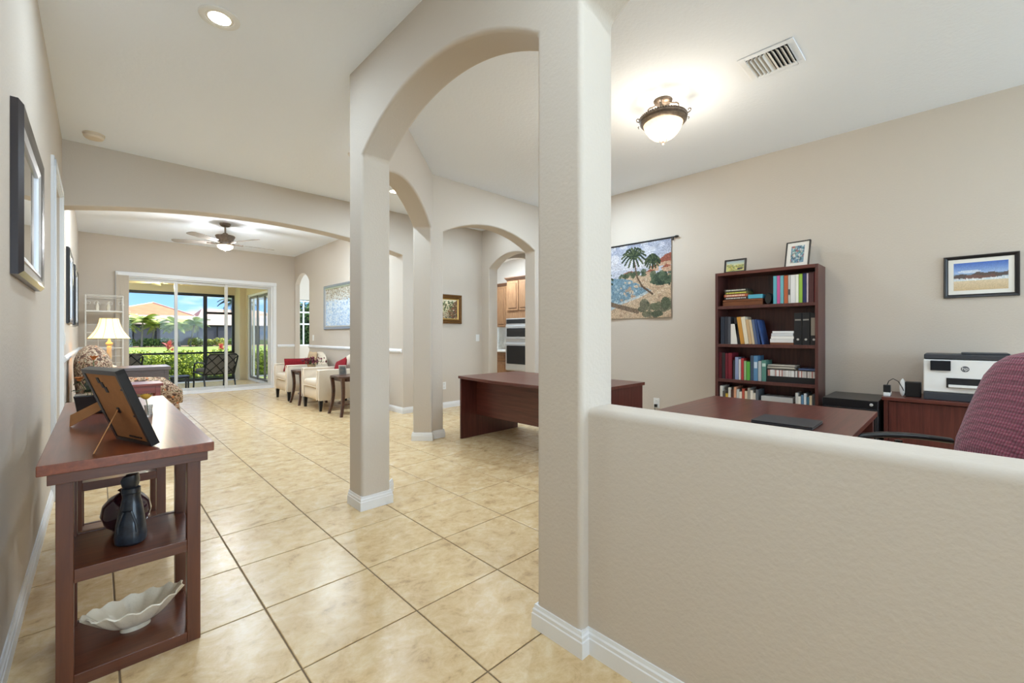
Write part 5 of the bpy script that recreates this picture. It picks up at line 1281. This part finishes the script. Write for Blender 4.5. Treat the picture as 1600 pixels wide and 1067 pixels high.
for k in range(5):
    a = 2*PI*k/5+.3; R = rot(0, 0, a)@rot(.26, 0, 0)
    pr = [(.10, .03), (.2, .065), (.45, .085), (.6, .075), (.66, .03)]; poly = pr+[(x, -y) for x, y in reversed(pr)]
    B().prism(poly, lambda u, w, t: tuple(R@Vector((u, w, t))+Vector((0, 0, -.265))), -.004, .004).done('blade', M_LF, lf)

light('lanai_fill_light', 'POINT', (.95, 12.0, 2.58-.34), 14, (1, .90, .70), shadow_soft_size=.06)  # point lamp added to brighten the lanai; the fan has no lamp part
# lanai lounge chairs
M_SLING = mat('taupe_sling', (126, 118, 110), rough=.8, var=.1, vscale=90)
def lounge_chair(label, loc, rz):
    t = thing('lounge_chair', label, 'patio chair', loc, rz)      # local +y = forward
    r = .017
    for s_ in (-1, 1):
        x = s_*.30
        B().tube([(x, -.30, 0), (x, -.24, .22), (x, -.20, .36)], r, 8).done('leg', M_BMETAL, t)
        B().tube([(x, .30, 0), (x, .27, .22), (x, .29, .40), (x, .24, .56), (x, .05, .60), (x, -.20, .59), (x, -.27, .56)], r, 8).done('arm_frame', M_BMETAL, t)
    B().tube([(-.30, -.20, .34), (-.30, .28, .38), (.30, .28, .38), (.30, -.20, .34), (-.30, -.20, .34)], r, 8).done('seat_frame', M_BMETAL, t)
    bb = lambda f: (-.20-.22*f, .30+.48*f)
    y0, z0 = bb(0); y1, z1 = bb(1)
    b = B().tube([(-.30, y0, z0), (-.30, *bb(.9)), (-.25, y1, z1), (.25, y1, z1), (.30, *bb(.9)), (.30, y0, z0)], r, 8); b.done('back_frame', M_BMETAL, t)
    b = B()
    for p, q in (((-.30, .05), (.12, 1)), ((-.12, .0), (.30, .92)), ((-.30, .52), (-.08, 1)), ((.08, 0), (.30, .45)), ((.30, .05), (-.12, 1)), ((.12, 0), (-.30, .92)), ((.30, .52), (.08, 1)), ((-.08, 0), (-.30, .45))):
        m0, m1 = bb(p[1]), bb(q[1]); md = bb((p[1]+q[1])/2); b.tube([(p[0], m0[0]-.012, m0[1]), ((p[0]+q[0])/2, md[0]-.03, md[1]), (q[0], m1[0]-.012, m1[1])], .010, 6)
    b.done('back_lattice', M_BMETAL, t)
    cushion(B(), -.27, .27, -.17, .29, .375, .46, .03).done('seat_cushion', M_SLING, t, smooth=50)
    rings = []
    for i in range(8):
        f = i/7; yy, z = bb(.08+.92*f); k = .055 if 0 < i < 7 else .03
        rings.append([(-.27, yy+.01, z), (.27, yy+.01, z), (.27, yy+.01+k, z+.02), (-.27, yy+.01+k, z+.02)])
    B().loft(rings).done('back_cushion', M_SLING, t, bevel=.01)
    return t
lounge_chair('black patio chair with crossed lattice back outside the slider', (1.90, 11.55, -.02), .22)
lounge_chair('patio chair at the left of the lanai, only its back showing', (.36, 12.6, -.02), .15)
four = four_leg_table('patio_table', 'small black patio side table left of the lattice chair', 1.12, 1.45, 11.45, 11.85, .30, .02, .03, .03, M_BMETAL)

# ------------------------------------------------------------------ garden beyond the screen
def mat_lawn():
    return mat('lawn', (150, 164, 84), rough=.95, rgb2=(120, 140, 62), vscale=1.2, bump=.4, bscale=30, coord='World')
st(B().box(-60, 80, 13.9, 140, -.4, -.06).done('ground_lawn', mat_lawn(), smooth=0), 'sunny green lawn')
st(B().box(-60, -4.6, -20, 13.95, -.4, -.06).box(7.4, 80, -20, 13.95, -.4, -.06).box(-4.6, 7.4, -20, -5.75, -.4, -.06).done('ground_surround', MATS['lawn'], smooth=0))
st(B().box(-30, 45, 58.6, 64, -.4, -.045).done('ground_bed', mat('mulch_bed', (186, 150, 126), rough=.95, var=.3, vscale=3), smooth=0), 'reddish mulch planting bed')
def hedge_bush(name, label, loc, rx, ry, rz, n, size, c1, c2, seed, cat='bush', group=None):
    g = random.Random(seed); t = thing(name, label, cat, loc, 0, group); pts = []
    for _ in range(n):
        while True:
            p = [g.uniform(-1, 1) for _ in range(3)]
            q = sum(abs(v)**3 for v in p)
            if .35 < q < 1.0: break
        pts.append((p[0]*rx, p[1]*ry, rz+p[2]*rz*(1+.12*g.uniform(-1, 1))))
    leaf_cloud(B(), pts, size, g).done('foliage', mat('leaf_%d_%d' % (c1[0], c1[1]), c1, rough=.55, rgb2=c2, vscale=7, coord='World'), t, smooth=0, kind='stuff')
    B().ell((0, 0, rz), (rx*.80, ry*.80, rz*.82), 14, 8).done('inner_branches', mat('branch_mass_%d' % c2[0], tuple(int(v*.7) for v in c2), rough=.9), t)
    return t
for k, x in enumerate((-2.6, -1.5, -.4, .7, 1.75, 2.7, 3.8)):
    hedge_bush('hedge_shrub', '%s yellow-green shrub of the hedge along the lanai, counted from the left' % ORD[k], (x, 15.3+.1*math.sin(k*3), -.06), .64, .46, .40, 2600, .062, (196, 204, 74), (112, 140, 48), 20+k, 'shrub', 'hedge along the lanai')
for k, (x, y, rx, rz, c) in enumerate(((4.0, 60.5, .95, .46, 0), (5.4, 60.8, .95, .46, 0), (8.1, 60.5, .75, .46, 1), (9.4, 60.9, .5, .38, 1), (10.5, 60.6, .75, .46, 1), (2.2, 60.6, .9, .42, 0), (12.2, 60.6, .9, .45, 0))):
    c1, c2 = (((160, 182, 90), (96, 124, 60)), ((222, 220, 110), (156, 164, 76)))[c]
    hedge_bush('garden_bush', '%s rounded %s bush in front of the neighbouring house, counted from the left' % (ORD[[1, 2, 3, 4, 5, 0, 6][k]], ['green', 'yellow-green'][c]), (x, y, -.05), rx, .7, rz, 600, .18, c1, c2, 60+k, 'bush', 'bushes by the neighbouring house')
hedge_bush('tall_shrub', 'tall dark green shrub outside the nook window seen through the wall arch', (5.6, 16.2, -.06), 1.15, .8, 1.25, 2600, .13, (104, 136, 66), (56, 84, 44), 91, 'shrub')
def cordyline(label, loc, h, seed, n=34):
    t = thing('red_cordyline', label, 'plant', loc, 0, 'red plants on the lawn'); g = random.Random(seed); b = B()
    for k in range(n):
        a = g.uniform(0, 6.28); el = g.uniform(.25, 1.3); ln = h*g.uniform(.45, .75); z0 = h*g.uniform(.15, .5); w_ = h*.055
        d = Vector((math.cos(a)*math.cos(el), math.sin(a)*math.cos(el), math.sin(el))); s_ = Vector((-math.sin(a), math.cos(a), 0)); p = Vector((0, 0, z0))
        m_ = p+d*ln*.55; e_ = p+d*ln+Vector((0, 0, -ln*.18)); b.add([p-s_*w_*.4, p+s_*w_*.4, m_+s_*w_, e_, m_-s_*w_], [(0, 1, 2, 4), (4, 2, 3)])
    b.done('leaves', mat('cordyline_red', (240, 128, 118), rough=.5, rgb2=(190, 78, 84), vscale=3), t, smooth=0)
    b = B()
    for k in range(4): a = k*1.6; b.tube([(0, 0, 0), (.06*math.cos(a), .06*math.sin(a), h*.5)], .02, 6)
    b.done('stems', mat('cordyline_stem', (140, 96, 80), rough=.9), t)
cordyline('tall red-leaved plant on the lawn left of the tall palm', (3.64, 38.9, -.06), 1.05, 1)
cordyline('small red-leaved plant on the lawn in front of the taller one', (3.72, 37.6, -.06), .45, 2)
cordyline('pale red plant near the black screen post', (6.3, 36.0, -.06), .75, 3)
cordyline('pinkish plant beside the corner post of the lanai', (3.9, 15.6, -.06), .85, 4)
# palms: trunk + single fronds
M_FROND = mat('palm_frond', (196, 204, 116), rough=.5, rgb2=(136, 156, 82), vscale=2.5, coord='World')
M_FROND2 = mat('palm_frond_dark', (88, 104, 66), rough=.5, rgb2=(54, 70, 48), vscale=2.5, coord='World')
M_TRUNK = mat('palm_trunk', (160, 150, 136), rough=.9, rgb2=(118, 108, 96), vscale=4, stretch=(1, 1, 6))
def frond_mesh(L_, droop, m):
    b = B(); N = 9; P_ = []
    for i in range(N+1):
        f = i/N; P_.append(Vector((L_*f*(1-.12*f), 0, L_*(.45*f-droop*f*f))))
    b.tube(P_, [.03*(1-.8*i/N)*L_*.6 for i in range(N+1)], 4)
    for i in range(1, N*3):
        f = i/(N*3); k = min(int(f*N), N-1); p = P_[k].lerp(P_[k+1], f*N-k); ll = L_*.36*math.sin(PI*(.12+.84*f))
        for s_ in (-1, 1):
            q = p+Vector((ll*.45, s_*ll*.8, -ll*.45)); w_ = .085*L_*.6
            b.add([p, p+Vector((w_, 0, 0)), q], [(0, 1, 2)])
    o = b.done('frond', m, smooth=0); return o
fr_a = None
def palm_tree(label, loc, h, fl, nf, lean, seed, m=M_FROND, droop=.62, tr=.09):
    global FRC
    t = thing('palm_tree', label, 'palm tree', loc, 0, 'palms in the garden'); g = random.Random(seed)
    top = Vector((lean[0], lean[1], h))
    B().tube([(0, 0, 0), (lean[0]*.25, lean[1]*.25, h*.35), (lean[0]*.6, lean[1]*.6, h*.7), tuple(top)], [tr*1.25, tr, tr*.85, tr*.75], 10).done('trunk', M_TRUNK, t)
    key = (m.name, round(fl, 2))
    if key not in FRC: FRC[key] = frond_mesh(fl, droop, m); o0 = FRC[key]; fresh = True
    else: fresh = False
    for k in range(nf):
        if fresh and k == 0: o = FRC[key]
        else: o = FRC[key].copy(); COL.objects.link(o)
        o.parent = t; o.location = top; el = g.uniform(-.55, .75)
        o.rotation_euler = (0, -el, 2*PI*k/nf*2.618+g.uniform(-.2, .2))
    return t
FRC = {}
for k, (x, y, h, ln, s_) in enumerate(((2.5, 60.2, 2.45, (-.45, 0), 1), (3.4, 59.8, 2.75, (.1, .1), 2), (4.2, 60.4, 2.3, (.4, 0), 3))):
    palm_tree('%s of the three clustered palms at the left of the garden' % ['leftmost', 'middle', 'rightmost'][k], (x, y, -.06), h, 1.7, 24, ln, s_)
for k, (x, y, h, ln, s_) in enumerate(((6.6, 59.8, 2.45, (-.35, 0), 5), (7.6, 60.1, 2.55, (.4, 0), 6))):
    palm_tree('%s palm of the pair in front of the grey screened house' % ['left', 'right'][k], (x, y, -.06), h, 1.7, 24, ln, s_)
palm_tree('tall slender dark palm right of the black screen post', (11.6, 58.5, -.06), 5.3, 2.2, 20, (.2, 0), 9, M_FROND2, .75, .16)
# neighbouring houses
hs = thing('neighbour_house', 'neighbouring house with orange tiled hip roof across the lawn', 'house', (0, 0, 0))
M_ORANGE = mat('orange_roof_tile', (206, 134, 96), rough=.85, var=.2, vscale=1.5, bump=.5, bscale=8)
M_GREYR = mat('grey_roof_tile', (176, 158, 146), rough=.85, var=.12, vscale=1.5)
B().box(.3, 8.0, 71, 84, -.1, 3.75).done('walls', mat('house_stucco', (150, 138, 122), rough=.9), hs, smooth=0)
rf = B().add([(-.4, 70, 3.75), (9.3, 70, 3.75), (9.3, 85, 3.75), (-.4, 85, 3.75), (5.5, 76, 5.62), (5.5, 79, 5.62)], [(0, 1, 4), (1, 2, 5, 4), (2, 3, 5), (3, 0, 4, 5), (0, 3, 2, 1)]).done('roof', M_ORANGE, hs, smooth=0)
B().tube([(-.4, 70, 3.78), (5.5, 76, 5.65)], .10, 6).tube([(9.3, 70, 3.78), (5.5, 76, 5.65)], .10, 6).done('ridge_caps', mat('ridge_cap', (222, 190, 168), rough=.8), rf)
h2 = thing('neighbour_house', 'lower grey-roofed wing of the neighbouring house behind the palms', 'house', (0, 0, 0))
B().box(1.0, 26, 66.5, 69.5, -.1, 2.5).done('walls', MATS['house_stucco'], h2, smooth=0)
r2 = B().add([(0, 65.8, 2.5), (27, 65.8, 2.5), (27, 69.9, 2.5), (0, 69.9, 2.5), (3.5, 69, 3.7), (23, 69, 3.7)], [(0, 1, 5, 4), (1, 2, 5), (2, 3, 4, 5), (3, 0, 4), (0, 3, 2, 1)]).done('roof', M_GREYR, h2, smooth=0)
B().tube([(0, 65.8, 2.53), (3.5, 69, 3.73)], .09, 6).done('ridge_caps', MATS['ridge_cap'], r2)
h4 = thing('neighbour_house', 'pale peach gabled roof of a house further right behind the tall palm', 'house', (0, 0, 0))
B().box(10.6, 17, 71, 80, -.1, 3.4).done('walls', MATS['house_stucco'], h4, smooth=0)
B().add([(9.6, 70.2, 3.4), (22, 70.2, 3.4), (22, 82, 3.4), (9.6, 82, 3.4), (10.8, 75, 5.0), (18, 75, 5.0)], [(0, 1, 5, 4), (1, 2, 5), (2, 3, 4, 5), (3, 0, 4), (0, 3, 2, 1)]).done('roof', mat('peach_roof_tile', (206, 172, 150), rough=.85, var=.12, vscale=1.5), h4, smooth=0)
h3 = thing('pool_screen', 'dark screened pool enclosure in front of the neighbouring house', 'screen enclosure', (0, 0, 0))
M_SCREEN = mat('dark_screen', (84, 88, 98), rough=.9)
for k in range(12):
    x0 = -3.0+k*2.0; B().box(x0, x0+1.9, 65.0, 65.05, -.1, 2.28).done('screen_panel', M_SCREEN, h3, smooth=0); B().box(x0-.08, x0+.02, 64.94, 65.06, -.1, 2.35).done('post', M_BMETAL, h3)
B().box(-3, 21, 64.94, 65.06, 2.26, 2.36).done('top_rail', M_BMETAL, h3)
